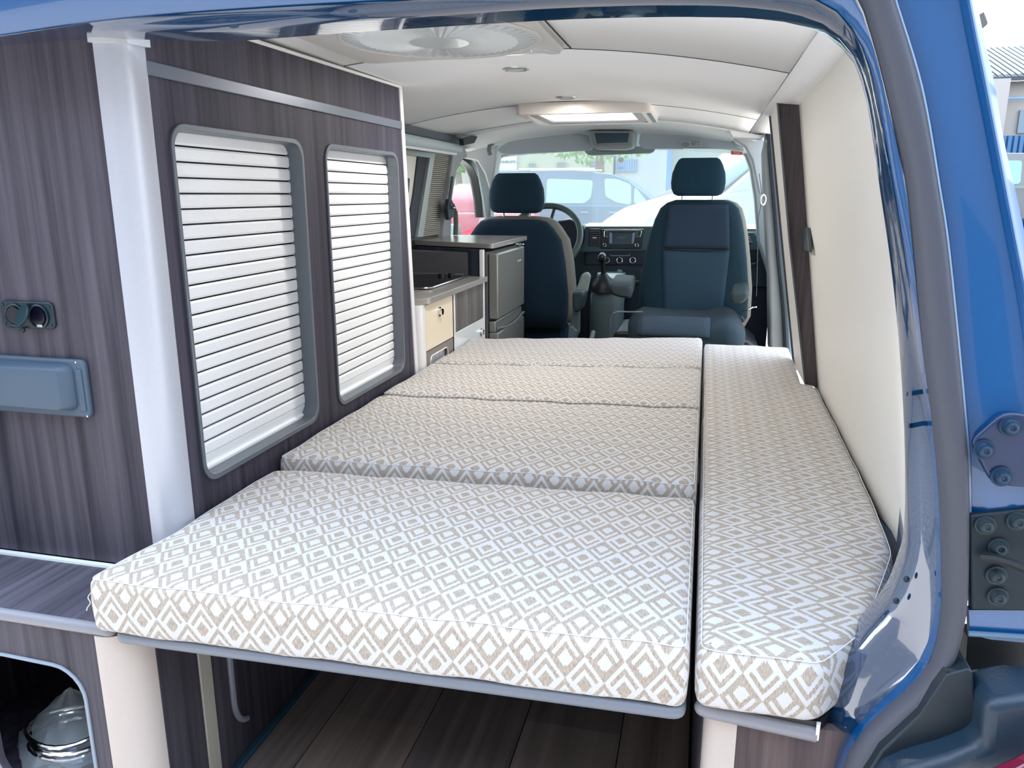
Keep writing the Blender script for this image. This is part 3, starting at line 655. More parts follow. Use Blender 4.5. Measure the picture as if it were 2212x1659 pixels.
# right bench under the strip
RBn = thing('side_bench', (.18, 1.8, 0), 'low bench with grey rounded edge, cream post and dark wood panel under the right cushion', 'bench')
build(MB().pz([(.030, .892), (.172, .892), (.235, .985), (.30, 1.22), (.33, 2.9), (.030, 2.9)], .430, .446), 'bench_top', BLACKP, RBn)
es = [(.895, .4285)]+[(.895-.011*sin(t), .4395-.011*cos(t)) for t in [pi*k/10 for k in range(11)]]+[(.895, .4505)]
build(MB().plate(es, [], lambda u, v, t: (t, u, v-.012*(t-.02)/.15), .034, .171).sphere((.034, .895, .4395), .012, .011, .011, 12, 8), 'bench_edge', EDGE, RBn, ang=60)
build(MB().plate([(.169, .893), (.173, .893), (.175, .90), (.17, .9)], [], lambda u, v, t: (u, v-.008, t), .424, .446), 'edge_cap', WHITEP, RBn)
sec = [(.036, .95)] + [(.036+.018*(1-cos(t)), .915-.018*sin(t)) for t in [pi/2*k/8 for k in range(9)]] + [(.077, .897), (.077, .95)]
build(MB().pz(sec, 0, .430), 'corner_post', MATS['post_cream'], RBn, ang=60)
build(MB().box((.077, .900, 0), (.30, .915, .430)), 'rear_panel', wood('bench_laminate', '#332a2e', '#6b5d5c'), RBn)
build(MB().box((.034, .93, 0), (.046, 2.9, .43)), 'side_panel', MATS['dark_laminate'], RBn)

# right closet post at the front end of the cream wall
CP = thing('closet_post', (.30, 2.4, .45), 'tall narrow dark wood closet side standing at the end of the cream right wall', 'closet')
def pz4(pts, y0, y1): return MB().py(PYs(pts, y0), y0, y1)
build(pz4([(1679, 203), (1727, 222), (1750, 520), (1769, 838), (1740, 832), (1706, 520)], 2.360, 2.374), 'wood_panel', wood('closet_laminate', '#3a3438', '#655c60'), CP)
e1 = [AY(px, py, 2.358) for px, py in ((1678, 202), (1705.5, 520), (1740, 833))]
build(MB().tube(e1, .0035, 6), 'edge_band', mat('edge_dark_grey', '#575b60', .5), CP)
a = [AY(1676, 202, 2.362), AY(1739, 832, 2.362)]; b = [AY(1664, 236, 2.72), AY(1717, 790, 2.72)]
mb = MB().add([a[0], a[1], b[1], b[0]]+[p+Vector((.02, .004, 0)) for p in (a[0], a[1], b[1], b[0])], [(0, 1, 2, 3), (7, 6, 5, 4), (0, 4, 5, 1), (1, 5, 6, 2), (2, 6, 7, 3), (3, 7, 4, 0)])
build(mb, 'side_board', mat('cream_side', (.74, .71, .65), .5, vary=.02), CP)
build(MB().tube([b[0]+Vector((-.002, .006, 0)), b[1]+Vector((-.002, .006, 0))], .0045, 6), 'edge_seal', mat('edge_black', '#2a2f35', .5), CP)

# ================================================================== KITCHEN
XK = -.850
KU = thing('kitchen_unit', (-1.05, 2.6, 0), 'kitchen unit with grey worktop, cream locker door and hob between wardrobe and fridge', 'kitchen unit')
ct = roundpoly([(-1.22, 2.262), (-.865, 2.262), (-.835, 2.30), (-.835, 2.992), (-1.22, 2.992)], [.002, .05, .03, .002, .002])
build(MB().pz(ct, .742, .762), 'worktop', WTOP, KU, bevel=.006, seg=3)
build(MB().box((-1.22, 2.255, .0), (-.872, 2.27, .742)), 'end_panel', SILVL, KU)
build(MB().pz([(-.875, 2.255)]+[(-.872+.022*sin(t), 2.277-.022*cos(t)) for t in [pi/2*k/6 for k in range(7)]]+[(-.85, 2.30), (-.875, 2.30)], 0, .742), 'corner_post', SILVL, KU, ang=60)
build(MB().px(rr(2.302, .588, 2.578, .738, .003), XK-.016, XK+.001), 'locker_door', mat('door_cream', (.80, .70, .53), .35, vary=.02), KU, bevel=.0015)
build(MB().cyl((XK+.001, 2.43, .70), (1, 0, 0), .0165, .004, 24).cyl((XK+.005, 2.43, .70), (1, 0, 0), .011, .010, 24), 'lock_knob', CHROME, KU)
ventH = rr(2.335, .47, 2.515, .565, .02)
build(MB().px([(2.302, .40), (2.578, .40), (2.578, .585), (2.302, .585)], XK-.016, XK, [ventH]), 'vent_panel', mat('vent_brown', '#7d766e', .45), KU)
build(MB().tube([(XK+.001, y, z) for y, z in ventH], .0022, 6, True), 'vent_edging', SILVL, KU)
for k in range(14): build(MB().box((XK-.014, 2.34+.0125*k, .472), (XK-.010, 2.348+.0125*k, .563)), 'grille_bar', SILVL, KU)
build(MB().box((XK-.06, 2.32, .42), (XK-.05, 2.56, .58)), 'vent_back', BLACKP, KU)
build(MB().box((XK-.012, 2.579, .40), (XK+.001, 2.588, .742)), 'mullion', BLACKP, KU)
build(MB().box((XK-.014, 2.588, .40), (XK+.002, 2.606, .742)), 'mullion_profile', SILVL, KU, bevel=.001)
build(MB().box((XK-.016, 2.607, .600), (XK, 2.972, .742)), 'wood_drawer_front', KW, KU, bevel=.001)
build(MB().box((XK-.016, 2.607, .40), (XK, 2.972, .597)), 'white_door', mat('door_white_gloss', '#e3e6e4', .1, coat=.5), KU, bevel=.001)
build(MB().cyl((XK, 2.93, .545), (1, 0, 0), .0165, .004, 20).cyl((XK+.004, 2.93, .545), (1, 0, 0), .011, .010, 20), 'lock_knob', CHROME, KU)
build(MB().box((-.90, 2.27, 0), (XK-.016, 2.98, .41)), 'plinth', SILVL, KU)
build(MB().px([(2.974, 0), (2.992, 0), (2.992, .868), (2.974, .868)], XK-.014, XK+.002), 'tall_profile', SILVL, KU, bevel=.001)
build(MB().add([(XK-.012, 2.980, .762), (-1.22, 3.13, .762), (-1.22, 3.13, .868), (XK-.012, 2.980, .868), (XK-.012, 2.992, .762), (-1.22, 3.142, .762), (-1.22, 3.142, .868), (XK-.012, 2.992, .868)],
      [(0, 1, 2, 3), (7, 6, 5, 4), (0, 4, 5, 1), (3, 2, 6, 7), (0, 3, 7, 4), (1, 5, 6, 2)]), 'splash_panel', SPL, KU)
HB = build(MB().pz(rr(-1.21, 2.50, -.905, 2.985, .03), .7625, .7675), 'hob', HOBM, label='black glass-lidded hob set in the lower grey worktop', cat='hob', bevel=.001)
build(MB().tube([(x, y, .768) for x, y in rr(-1.21, 2.50, -.905, 2.985, .03)], .003, 6, True), 'hob_rim', mat('steel', (.6, .6, .6), .25, 1.), HB)
build(MB().cyl((-1.0, 2.90, .7675), (0, 0, 1), .012, .010, 14).cyl((-.97, 2.93, .7675), (0, 0, 1), .012, .010, 14), 'hob_knob', BLACKP, HB)
UT = roundpoly([(-.828, 3.045), (-.828, 3.70), (-1.225, 3.70), (-1.225, 3.20)], [.03, .03, .002, .002])
build(MB().pz(UT, .868, .888), 'raised_worktop', WTOP, KU, bevel=.006, seg=3)
FG = thing('fridge', (-1.0, 3.25, 0), 'grey steel two-door compact fridge under the raised worktop', 'fridge')
build(MB().box((-1.21, 3.005, 0), (-.842, 3.60, .855)), 'body', mat('fridge_body', '#55565a', .5), FG)
build(MB().box((-.840, 3.018, .583), (-.800, 3.50, .852)), 'upper_door', FRIDGE, FG, bevel=.007, seg=3)
dl = MB().box((-.840, 3.018, .18), (-.800, 3.50, .528)).box((-.840, 3.018, .528), (-.812, 3.50, .575))
build(dl, 'lower_door', FRIDGE, FG, bevel=.006, seg=3)
build(MB().tube([(-.802, 3.03+.46*k/12, .547-.020*sin(pi*k/12)) for k in range(13)], .006, 8), 'door_handle', FRIDGE, FG)
build(MB().box((-.800, 3.36, .790), (-.7985, 3.43, .798)), 'badge', SILV, FG)
build(MB().sphere((-.81, 3.44, .862), .022, .028, .006), 'top_hinge', CHROME, FG)

# left wall fittings above the kitchen: ribbed strip, blind roller, window frame
def lx(p, x=-1.22): return AX(p[0], p[1], x)
RS = build(MB().px(PXs([(866, 268), (998, 299), (998, 313), (868, 285)], -1.10), -1.13, -1.10), 'trim_11', mat('rib_dark', '#4c545b', .6), kind='structure')
for k in range(5):
    a, b = lx((866, 270+3*k), -1.099), lx((998, 300.5+2.4*k), -1.099); build(MB().tube([a, b], .002, 5), 'rib', mat('rib_grey', '#6a727a', .5), RS)
RB_ = thing('blind_roller', (-1.21, 3.3, 1.28), 'pale grey rolled window blind tube hanging above the kitchen window', 'blind')
a, b = lx((862, 299), -1.09), lx((990, 323), -1.09)
build(MB().tube([a, b], .022, 16), 'tube', mat('blind_pale', '#a9b8bb', .5), RB_, bevel=.004)
a, b = lx((862, 315), -1.08), lx((985, 333), -1.08)
build(MB().tube([a, b], .006, 8), 'bottom_rail', SILVL, RB_)
WF = build(MB().px(PXs([(862, 320), (939, 331), (936, 345), (912, 512), (901, 512), (927, 341), (862, 332)], -1.195), -1.215, -1.19), 'window_4', mat('window_alu', '#a9b2b2', .4, .3), kind='structure', bevel=.002)
build(MB().px(PXs([(906, 336), (926, 340), (903, 512), (880, 512), (896, 420)], -1.20), -1.222, -1.205), 'dark_liner', mat('liner_dark', '#353b44', .7), WF)
build(MB().px(PXs([(862, 330), (906, 336), (893, 440), (880, 470), (862, 470)], -1.205), -1.228, -1.212), 'cream_surround', CREAM, WF, bevel=.004)
build(MB().px(PXs([(872, 388), (886, 385), (884, 415), (876, 430), (872, 430)], -1.20), -1.214, -1.20), 'window_catch', BLACKP, WF, bevel=.003)

# ================================================================== CEILING FITTINGS
def cz(px, py, z=1.398): return AZ(px, py, z)
# roof fan vent: square moulded frame with round ribbed lens
FC = Vector((-.545, 1.60, 1.398))
RF = thing('roof_fan', (-.545, 1.60, 1.36), 'white square roof fan with a round ribbed clear lens in the rear ceiling', 'roof fan')
WF2 = mat('fan_white', '#cfcdc8', .35)
fr = rr(-.790, 1.345, -.318, 1.808, .05)
ho = [(FC.x+.196*cos(2*pi*k/48), FC.y+.196*sin(2*pi*k/48)) for k in range(48)]
lowf = lambda u, v, t: (u, v, ceil_z(u)-.004+t)
build(MB().plate(fr, [ho], lowf, -.010, .002), 'frame', WF2, RF, bevel=.003)
build(MB().tube([(FC.x+.202*cos(2*pi*k/48), FC.y+.202*sin(2*pi*k/48), 1.386) for k in range(48)], .007, 8, True, flat=.7), 'ring', WF2, RF)
LM = mat('fan_lens', '#cdd4d6', .25, coat=.3, spec=.6)
R = []
for r_, z in ((.196, 1.384), (.16, 1.380), (.09, 1.379), (.06, 1.3795), (.001, 1.3795)):
    R.append([Vector((FC.x+r_*cos(2*pi*k/96), FC.y+r_*sin(2*pi*k/96), z+(.0035*(k % 2) if .08 < r_ < .17 else 0))) for k in range(96)])
build(MB().rings(R, cap=False), 'lens', LM, RF, ang=10)
build(MB().plate([(-.385, 1.735), (-.352, 1.752), (-.328, 1.790), (-.352, 1.794), (-.392, 1.765)], [], lowf, -.016, -.006), 'crank_tab', mat('tab_grey', '#c4c8ca', .5), RF, bevel=.004)
# spotlights
def spot(x, y, label, FILL_W):
    z = ceil_z(x)-.003
    t = thing('ceiling_spotlight', (x, y, z), label, 'spotlight', 'ceiling spotlights')
    R = [[Vector((x+r*cos(2*pi*k/32), y+r*sin(2*pi*k/32), z-h)) for k in range(32)] for r, h in ((.036, 0), (.035, .003), (.029, .0045), (.026, .002))]
    build(MB().rings(R, cap=False), 'bezel', mat('bezel_satin', (.55, .58, .58), .3, .6), t)
    ld = bpy.data.lights.new('spotlight_fill', 'AREA'); ld.shape = 'DISK'; ld.size = .05; ld.energy = FILL_W; ld.color = (1, .95, .88)  # interior fill added at the fitting, lit to brighten the van
    lo = bpy.data.objects.new('fill_light', ld); COL.objects.link(lo); lo.parent = t; lo.location = (0, 0, -.008)
    build(MB().cyl((x, y, z-.0018), (0, 0, 1), .0262, .001, 32), 'lens', mat('spot_lens', '#dfe5e6', .2), t)
spot(-.505, 2.10, 'round silver ceiling spotlight nearer the roof fan', 2.3); spot(-.481, 2.735, 'round silver ceiling spotlight close to the rear edge of the roof hatch', .35)
# roof hatch
HT = thing('roof_hatch', (-.45, 3.1, 1.33), 'white framed rectangular roof hatch with daylight in it, above the cab', 'roof hatch')
o_ = rr(-.685, 2.84, -.205, 3.30, .02); i_ = rr(-.650, 2.872, -.240, 3.268, .015)
hatchm = mat('hatch_white', '#dcd6d0', .4)
build(MB().plate(o_, [i_], lambda u, v, t: (u, v, t), 1.360, 1.400), 'frame', hatchm, HT, bevel=.008, seg=3)
build(MB().plate(rr(-.652, 2.87, -.238, 3.27, .015), [rr(-.615, 2.895, -.275, 3.235, .01)], lambda u, v, t: (u, v, t), 1.3635, 1.372), 'inner_frame', mat('hatch_grey', '#a9a19a', .45), HT, bevel=.002)
build(MB().box((-.617, 2.893, 1.3685), (-.273, 3.237, 1.3705)), 'blind_pane', glass('hatch_pane', (1, .98, 1), .9, .1, (.95, .92, .97)), HT)
build(MB().box((-.222, 2.90, 1.3585), (-.208, 3.25, 1.361)), 'vent_slots', GREYD, HT)
build(MB().box((-.676, 2.955, 1.3585), (-.656, 3.20, 1.362)), 'side_latch', WHITEP, HT, bevel=.002)

# ================================================================== SEATS
def loft_back(name, parent, cx, spec, m, n=28, e=3.2):
    """spec rows: z, half width, y centre, half depth"""
    mb = MB().rings([se((cx+dx, yc, z), hw, hd, n, e) for z, hw, yc, hd, dx in spec]); return build(mb, name, m, parent, ang=70)
# driver seat, seen from behind
DS = thing('driver_seat', (-.92, 3.98, 0), 'dark driver seat seen from behind, next to the steering wheel', 'seat')
cx = -.937; yb = 3.86
back = [(.44, .275, yb+.05, .06, 0), (.50, .305, yb+.03, .075, .0), (.60, .305, yb+.02, .075, 0), (.75, .287, yb+.03, .07, 0), (.86, .265, yb+.045, .065, -.004), (.92, .225, yb+.05, .060, -.006), (.95, .200, yb+.055, .052, -.008), (.968, .165, yb+.058, .04, -.01), (.975, .10, yb+.06, .02, -.01)]
loft_back('backrest', DS, cx+.02, back, mat('seat_side_lit', '#7f7d74', .95, bump=.4, bscale=900))  # paler cloth colour carries the side light on the seat edge
bk = [(.42, .265, yb+.0, .05, 0), (.50, .285, yb-.02, .06, 0), (.60, .285, yb-.03, .06, 0), (.75, .266, yb-.02, .055, 0), (.86, .245, yb-.003, .05, -.004), (.92, .202, yb+.003, .045, -.006), (.948, .175, yb+.01, .038, -.008), (.960, .13, yb+.016, .02, -.01)]
loft_back('back_cover', DS, cx+.005, bk, SEATD)
def headrest(parent, cx, y, z0, z1, hw, sidem):
    h = z1-z0
    rows = [(z0, hw*.72, .035), (z0+.008, hw*.88, .045), (z0+.03, hw*.97, .052), (z0+h*.35, hw, .055), (z0+h*.6, hw*.97, .053), (z0+h*.82, hw*.86, .048), (z0+h*.95, hw*.76, .036), (z1, hw*.66, .02)]
    o = build(MB().rings([se((cx, y, z), a, b, 28, 3.0) for z, a, b in rows]), 'headrest', sidem, parent, ang=70)
    for s_ in (-1, 1):
        build(MB().cyl((cx+s_*.068, y, z0-.05), (0, 0, 1), .006, .06, 10), 'headrest_post', CHROME, o)
        build(MB().box((cx+s_*.068-.02, y-.016, z0-.045), (cx+s_*.068+.02, y+.016, z0-.028)), 'post_socket', BLACKP, o, bevel=.003)
headrest(DS, -.933, 3.90, .990, 1.186, .143, mat('headrest_dark', '#0e3040', .95, bump=.5, bscale=900, vary=.25))
build(MB().box((-1.17, 3.9, .30), (-.65, 4.18, .44)), 'seat_cushion', SEATD, DS, bevel=.05, seg=3)
build(MB().box((-1.15, 3.92, .0), (-.67, 4.3, .30)), 'seat_base', BLACKP, DS)
def hull_px(pts, y, d, name, m, parent, bev=.01, **k): return build(MB().py(roundpoly(PYs(pts, y), .012), y, y+d), name, m, parent, bevel=bev, seg=3, **k)
hull_px([(1256, 592), (1268, 588), (1275, 596), (1268, 630), (1258, 648), (1244, 645), (1243, 628)], 3.72, .05, 'armrest', mat('armrest_grey_green', '#8c9a92', .7), DS, .012)
hull_px([(1236, 632), (1258, 630), (1262, 640), (1256, 668), (1246, 677), (1236, 668)], 3.55, .12, 'armrest_joint', TEALP, DS, .015)
hull_px([(1228, 706), (1238, 706), (1240, 712), (1246, 714), (1245, 738), (1226, 738)], 3.5, .03, 'belt_buckle', mat('buckle_grey', '#5b6b70', .4), DS, .004)
hull_px([(1236, 668), (1250, 672), (1250, 720), (1240, 738), (1230, 738)], 3.62, .06, 'side_shell', mat('shell_grey', '#55656a', .6), DS, .012)
# passenger seat turned round to face the bed
PS = thing('passenger_seat', (-.04, 3.5, 0), 'dark passenger seat swivelled round to face the bed, right of the gear lever', 'seat')
cx = -.035
bk = [(.47, .225, 3.70, .06, 0), (.53, .252, 3.70, .07, 0), (.66, .250, 3.71, .075, 0), (.80, .232, 3.72, .072, 0), (.90, .214, 3.725, .068, .002), (.97, .196, 3.73, .062, .004), (1.02, .176, 3.735, .054, .006), (1.045, .148, 3.74, .042, .008), (1.058, .11, 3.745, .02, .008)]
loft_back('side_panel', PS, cx+.016, [(z, w_, y_+.03, d_, dx_) for z, w_, y_, d_, dx_ in bk], MATS['seat_side_lit'])  # paler shape added behind the backrest, door light put into its colour
loft_back('backrest', PS, cx, bk, mat('seat_bolster', '#0e303e', .95, bump=.5, bscale=900, vary=.25))
def insert(z0, z1, m, name, w0, w1):
    mb = MB(); n = 10
    def fn(u, v):
        z = z0+(z1-z0)*v; w = w0+(w1-w0)*v
        k = min(max((z-.47)/.58, 0), 1); yf = 3.638-.008*sin(pi*k)+.045*k*k+(.010*(abs(2*u-1))**4)
        return Vector((cx+w*(2*u-1)+.004, yf-.006+(.006 if v in (0, 1) else 0), z))
    mb.grid(fn, 14, n); return build(mb, name, m, PS, thick=.01, ang=70)
insert(.50, .838, SEATI, 'back_insert', .130, .147); insert(.842, 1.035, mat('seat_cloth_navy', '#26394c', .95, bump=.5, bscale=900, vary=.3), 'back_insert', .147, .130)
build(MB().tube([(cx+.004+.146*(2*k/12-1), 3.640+.004*abs(2*k/12-1)**2, .839-.006*sin(pi*k/12)) for k in range(13)], .0028, 6), 'seam', BLACKP, PS)
headrest(PS, -.040, 3.735, 1.075, 1.243, .122, mat('headrest_teal', '#0d3548', .95, bump=.5, bscale=900, vary=.25))
sc_ = MB().rings([[Vector((cx-.255+.02*t[3], y, z)) for y, z in ()] for t in ()]) if False else MB()
rows = []
for x, w, zt in ((-.300, .2, .545), (-.285, .7, .570), (-.255, 1, .585), (-.22, 1, .583), (-.10, 1, .575), (.03, 1, .575), (.07, 1, .590), (.11, 1.05, .597), (.145, 1, .585), (.175, .9, .560), (.19, .5, .53)):
    R = []
    for k in range(20):
        t = 2*pi*k/20; yy = 3.40+.27*w*(1 if cos(t) >= 0 else -1)*abs(cos(t))**.55
        zc, hz = (zt+.43)/2, (zt-.43)/2
        R.append(Vector((x, yy, zc+hz*(1 if sin(t) >= 0 else -1)*abs(sin(t))**.55)))
    rows.append(R)
build(MB().rings(rows), 'seat_cushion', mat('seat_cushion_grey', '#1c3039', .95, bump=.5, bscale=900, vary=.25), PS, ang=70)
mb = MB().grid(lambda u, v: Vector((-.245+.29*u, 3.128+.13*(1-cos(v*pi/2)), .525+.060*sin(v*pi/2))), 10, 8)
build(mb, 'cushion_panel', mat('cushion_panel_grey', '#2a3a46', .95, bump=.5, bscale=900, vary=.25), PS, thick=.006, ang=70)
sh_ = [(-.385, .40), (-.385, .575), (-.374, .597), (-.352, .606), (-.25, .608), (-.25, .602), (-.35, .600), (-.370, .592), (-.379, .575), (-.379, .40)]
build(MB().py([(x+.02, z) for x, z in sh_], 3.22, 3.235), 'shell_rim', mat('rim_grey_light', '#5f6c72', .35, .4), PS, bevel=.002)
build(MB().py([(-.352, .38), (-.352, .50), (-.34, .515), (-.20, .52), (.2, .50), (.25, .46), (.25, .38)], 3.24, 3.60), 'seat_shell', BLACKP, PS, bevel=.01)
build(MB().box((-.30, 3.2, 0), (.22, 3.62, .40)), 'seat_base', BLACKP, PS)
def armrest(px_end, y, length, side):
    q = PYs(px_end, y); q = roundpoly(q, .012)
    mb = MB(); cxm = sum(p[0] for p in q)/len(q); czm = sum(p[1] for p in q)/len(q)
    rows = []
    for yy, s_, dz, dx in ((y, .7, 0, 0), (y+.012, 1, 0, 0), (y+length*.5, 1, .006, side*.006), (y+length, .9, .012, side*.012)):
        rows.append([Vector((cxm+(u-cxm)*s_+dx, yy, czm+(v-czm)*s_+dz)) for u, v in q])
    return build(mb.rings(rows), 'armrest', mat('armrest_dark', '#1e2e30', .7, bump=.2, bscale=500), PS, bevel=.006, ang=60)
armrest([(1312, 620), (1318, 614), (1365, 618), (1367, 632), (1362, 646), (1335, 642), (1320, 636)], 3.22, .34, -1)
armrest([(1575, 646), (1580, 633), (1612, 629), (1620, 636), (1612, 650), (1600, 657), (1580, 656)], 3.22, .26, 1)
build(MB().tube([AY(1604, 672, 3.45), AY(1616, 668, 3.42), AY(1626, 664, 3.42), AY(1634, 663, 3.43)], .004, 6), 'recline_lever', CHROME, PS)
build(MB().tube([AY(1598, 690, 3.4), AY(1602, 684, 3.4), AY(1606, 690, 3.4), AY(1606, 720, 3.4)], .005, 6), 'belt_stalk', mat('stalk_dark', '#30373a', .5), PS)
build(MB().py(PYs([(1598, 697), (1607, 697), (1607, 703), (1598, 703)], 3.39), 3.38, 3.40), 'belt_buckle', mat('buckle_red', '#a56a58', .5), PS, bevel=.002)

# ================================================================== DASHBOARD
YD = 4.30
DB = thing('dashboard', (-.45, 4.4, .4), 'dark teal van dashboard with silver-edged radio and round heater knobs', 'dashboard')
def dpx(pts, y, d, name, m, parent=None, bev=.003, r=0):
    q = PYs(pts, y); q = roundpoly(q, r) if r else q
    return build(MB().py(q, y, y+d), name, m, parent or DB, bevel=bev)
prof = [(4.85, .60), (4.30, .60), (4.30, .885), (4.315, .905), (4.36, .912), (4.60, .915), (4.85, .90)]
build(MB().px(prof, -1.27, .36), 'dash_body', TEALP, DB, bevel=.008, seg=3)
build(MB().px([(4.312, .905), (4.33, .913), (4.62, .920), (4.85, .905), (4.85, .90), (4.6, .91), (4.33, .903)], -.66, .34), 'dash_top', mat('dash_top_pale', '#7d8c8c', .45), DB)
dpx([(1205, 476), (1232, 472), (1262, 489), (1262, 500), (1250, 512), (1250, 540), (1200, 560), (1180, 520)], 4.22, .10, 'cluster_hood', mat('hood_dark', '#101f2c', .5), None, .01)
dpx([(1262, 489), (1412, 489), (1404, 541), (1250, 545), (1262, 520)], 4.292, .02, 'centre_fascia', DASHL)
VT = dpx([(1273, 494), (1297, 494), (1296, 532), (1271, 532)], 4.286, .012, 'air_vent', mat('vent_frame', '#3a5262', .4))
dpx([(1274.5, 496), (1295.5, 496), (1294.5, 530), (1272.5, 530)], 4.283, .004, 'vent_recess', BLACKP, VT, 0)
for k in range(7):
    z = 499.5+4.7*k; build(MB().tube([AY(1274, z, 4.281), AY(1295, z, 4.281)], .0022, 6), 'vent_louvre', mat('louvre_mauve', '#615a74', .4), VT)
build(MB().box(tuple(AY(1280, 515, 4.278)), tuple(AY(1289, 512, 4.284))), 'vent_thumb', SILV, VT)
RA = dpx([(1298, 495), (1392, 495), (1386, 537), (1297, 537)], 4.284, .012, 'radio', mat('radio_black', '#10272f', .3), None, .003, .006)
def line_px(pts, y, r, name, m, parent, closed=False): return build(MB().tube([AY(a, b, y) for a, b in pts], r, 6, closed), name, m, parent)
line_px([(1314, 512.5), (1305, 511), (1305, 500), (1307, 497.5), (1384, 497.5), (1386, 500), (1383, 511), (1372, 512.5)], 4.282, .0022, 'chrome_outline', CHROME, RA)
dpx([(1316, 501), (1322, 504), (1322, 525), (1316, 525.5)], 4.281, .004, 'screen_bezel', mat('bezel_grey', '#8791ad', .3, .4), RA, .001)
dpx([(1372, 501), (1366, 504), (1364, 525), (1369, 525.5)], 4.281, .004, 'screen_bezel', MATS['bezel_grey'], RA, .001)
line_px([(1316, 526), (1369, 526)], 4.281, .0016, 'screen_base', MATS['bezel_grey'], RA)
dpx([(1322, 504), (1366, 504), (1364, 525), (1322, 525)], 4.283, .003, 'radio_screen', mat('screen_teal', '#1c4250', .12), RA, 0)
for y_, x0_, x1_ in ((511.5, 1334, 1352), (515, 1332, 1354)): line_px([(x0_, y_), (x1_, y_)], 4.2825, .0009, 'screen_line', mat('screen_text', '#8aa0a4', .4), RA)
for k in range(4):
    for x0_, x1_ in ((1308, 1314), (1373, 1380)): line_px([(x0_, 500.5+3*k), (x1_, 500.5+3*k)], 4.2825, .0010, 'radio_button', MATS['screen_text'], RA)
for px_ in (1306.5, 1376):
    c = AY(px_, 529, 4.284); build(MB().cyl(c, (0, -1, 0), .0095, .012, 20), 'radio_knob', BLACKP, RA, bevel=.001)
    build(MB().tube([c+Vector((.0088*cos(t*pi/10), -.0125, .0088*sin(t*pi/10))) for t in range(20)], .0016, 6, True), 'knob_ring', CHROME, RA)
CL = dpx([(1264, 547), (1400, 547), (1395, 573), (1262, 573)], 4.292, .012, 'heater_panel', mat('panel_dark_navy', '#0f2233', .45), None, .004)
for px_ in (1310.5, 1338.5, 1367):
    c = AY(px_, 562, 4.29); build(MB().cyl(c, (0, -1, 0), .0135, .010, 20), 'heater_knob', BLACKP, CL)
    build(MB().tube([c+Vector((.0155*cos(t*pi/10), -.009, .0155*sin(t*pi/10))) for t in range(20)], .0021, 6, True), 'knob_ring', CHROME, CL)
line_px([(1319.5, 549), (1319.5, 552.5), (1360.5, 552.5), (1360.5, 549)], 4.288, .0013, 'button_outline', SILV, CL)
dpx([(1345, 585), (1385, 585), (1382, 607), (1346, 607)], 4.285, .01, 'storage_slot', mat('slot_dark', '#122b30', .5), None, .003)
line_px([(1344, 584), (1344, 608), (1380, 607)], 4.282, .003, 'slot_rim', mat('rim_green_grey', '#5f7476', .5), DB)
dpx([(1334, 582), (1343, 584), (1338, 605), (1316, 616)], 4.24, .03, 'console_wing', mat('wing_green_grey', '#6f8585', .5), None, .006)
RV = dpx([(1610, 502), (1628, 502), (1642, 515), (1642, 540), (1608, 540)], 4.285, .015, 'air_vent', DASHL)
dpx([(1611, 508), (1621, 508), (1627, 526), (1611, 527)], 4.282, .004, 'vent_recess', BLACKP, RV, 0)
for k in range(4): build(MB().tube([AY(1611, 511+4*k, 4.28), AY(1621+1.6*k, 511+4*k, 4.28)], .0022, 6), 'vent_louvre', SILV, RV)
dpx([(1606, 545), (1640, 545), (1636, 562), (1606, 566)], 4.29, .01, 'glove_recess', BLACKP)
line_px([(1606, 571), (1630, 570), (1641, 560)], 4.286, .006, 'glove_handle', DASHL, DB)
build(MB().box((-1.25, 4.32, .02), (.36, 4.7, .62)), 'lower_dash', mat('lower_dash_navy', '#0b1a2a', .6), DB)
# console pod with gear lever
CO = thing('centre_console', (-.48, 4.1, 0), 'grey-green console pod rising between the seats below the radio', 'console')
rows = []
for z, hw, hd, y in ((.02, .085, .12, 4.16), (.30, .092, .12, 4.14), (.50, .088, .11, 4.13), (.56, .090, .11, 4.14), (.62, .080, .11, 4.17), (.67, .075, .10, 4.20)):
    rows.append(se((-.485 if z < .6 else -.475, y, z), hw, hd, 28, 2.6))
build(MB().rings(rows), 'console_pod', mat('console_grey_green', '#54666a', .6, bump=.15, bscale=800), CO, ang=60)
build(MB().tube([(-.485+.093*cos(t*pi/14), 4.14-.112*abs(sin(t*pi/14)), .44-.012*sin(t*pi/14)) for t in range(15)], .002, 5), 'seam', BLACKP, CO)
GL = thing('gear_lever', (-.50, 4.06, .60), 'black gear lever with polished knob and leather gaiter', 'gear lever')
rows = [se((-.50, 4.06+dy, z), a, b, 22, 2.2) for z, a, b, dy in ((.585, .066, .06, 0), (.60, .064, .058, 0), (.625, .060, .052, 0), (.65, .045, .04, 0), (.67, .02, .02, 0), (.68, .016, .016, 0))]
for i, R in enumerate(rows[:-1]):
    for k, p in enumerate(R): p.x += .004*sin(k*2.3+i); p.z += .003*cos(k*1.7+i*2)
build(MB().rings(rows), 'gaiter', mat('gaiter_leather', '#0c0d1c', .4, bump=.4, bscale=120), GL, ang=70)
build(MB().tube([(-.50, 4.06, .66), (-.505, 4.055, .72), (-.507, 4.05, .75)], [.014, .012, .016], 12), 'lever', BLACKP, GL)
build(MB().sphere((-.510, 4.05, .762), .024, .024, .027, 20, 14), 'knob', mat('knob_gloss', '#15242b', .08, .3, coat=1.), GL)
build(MB().tube([(-.510+.019*cos(t*pi/8), 4.034, .762+.020*sin(t*pi/8)) for t in range(-1, 10)], .003, 6), 'chrome_arc', CHROME, GL)
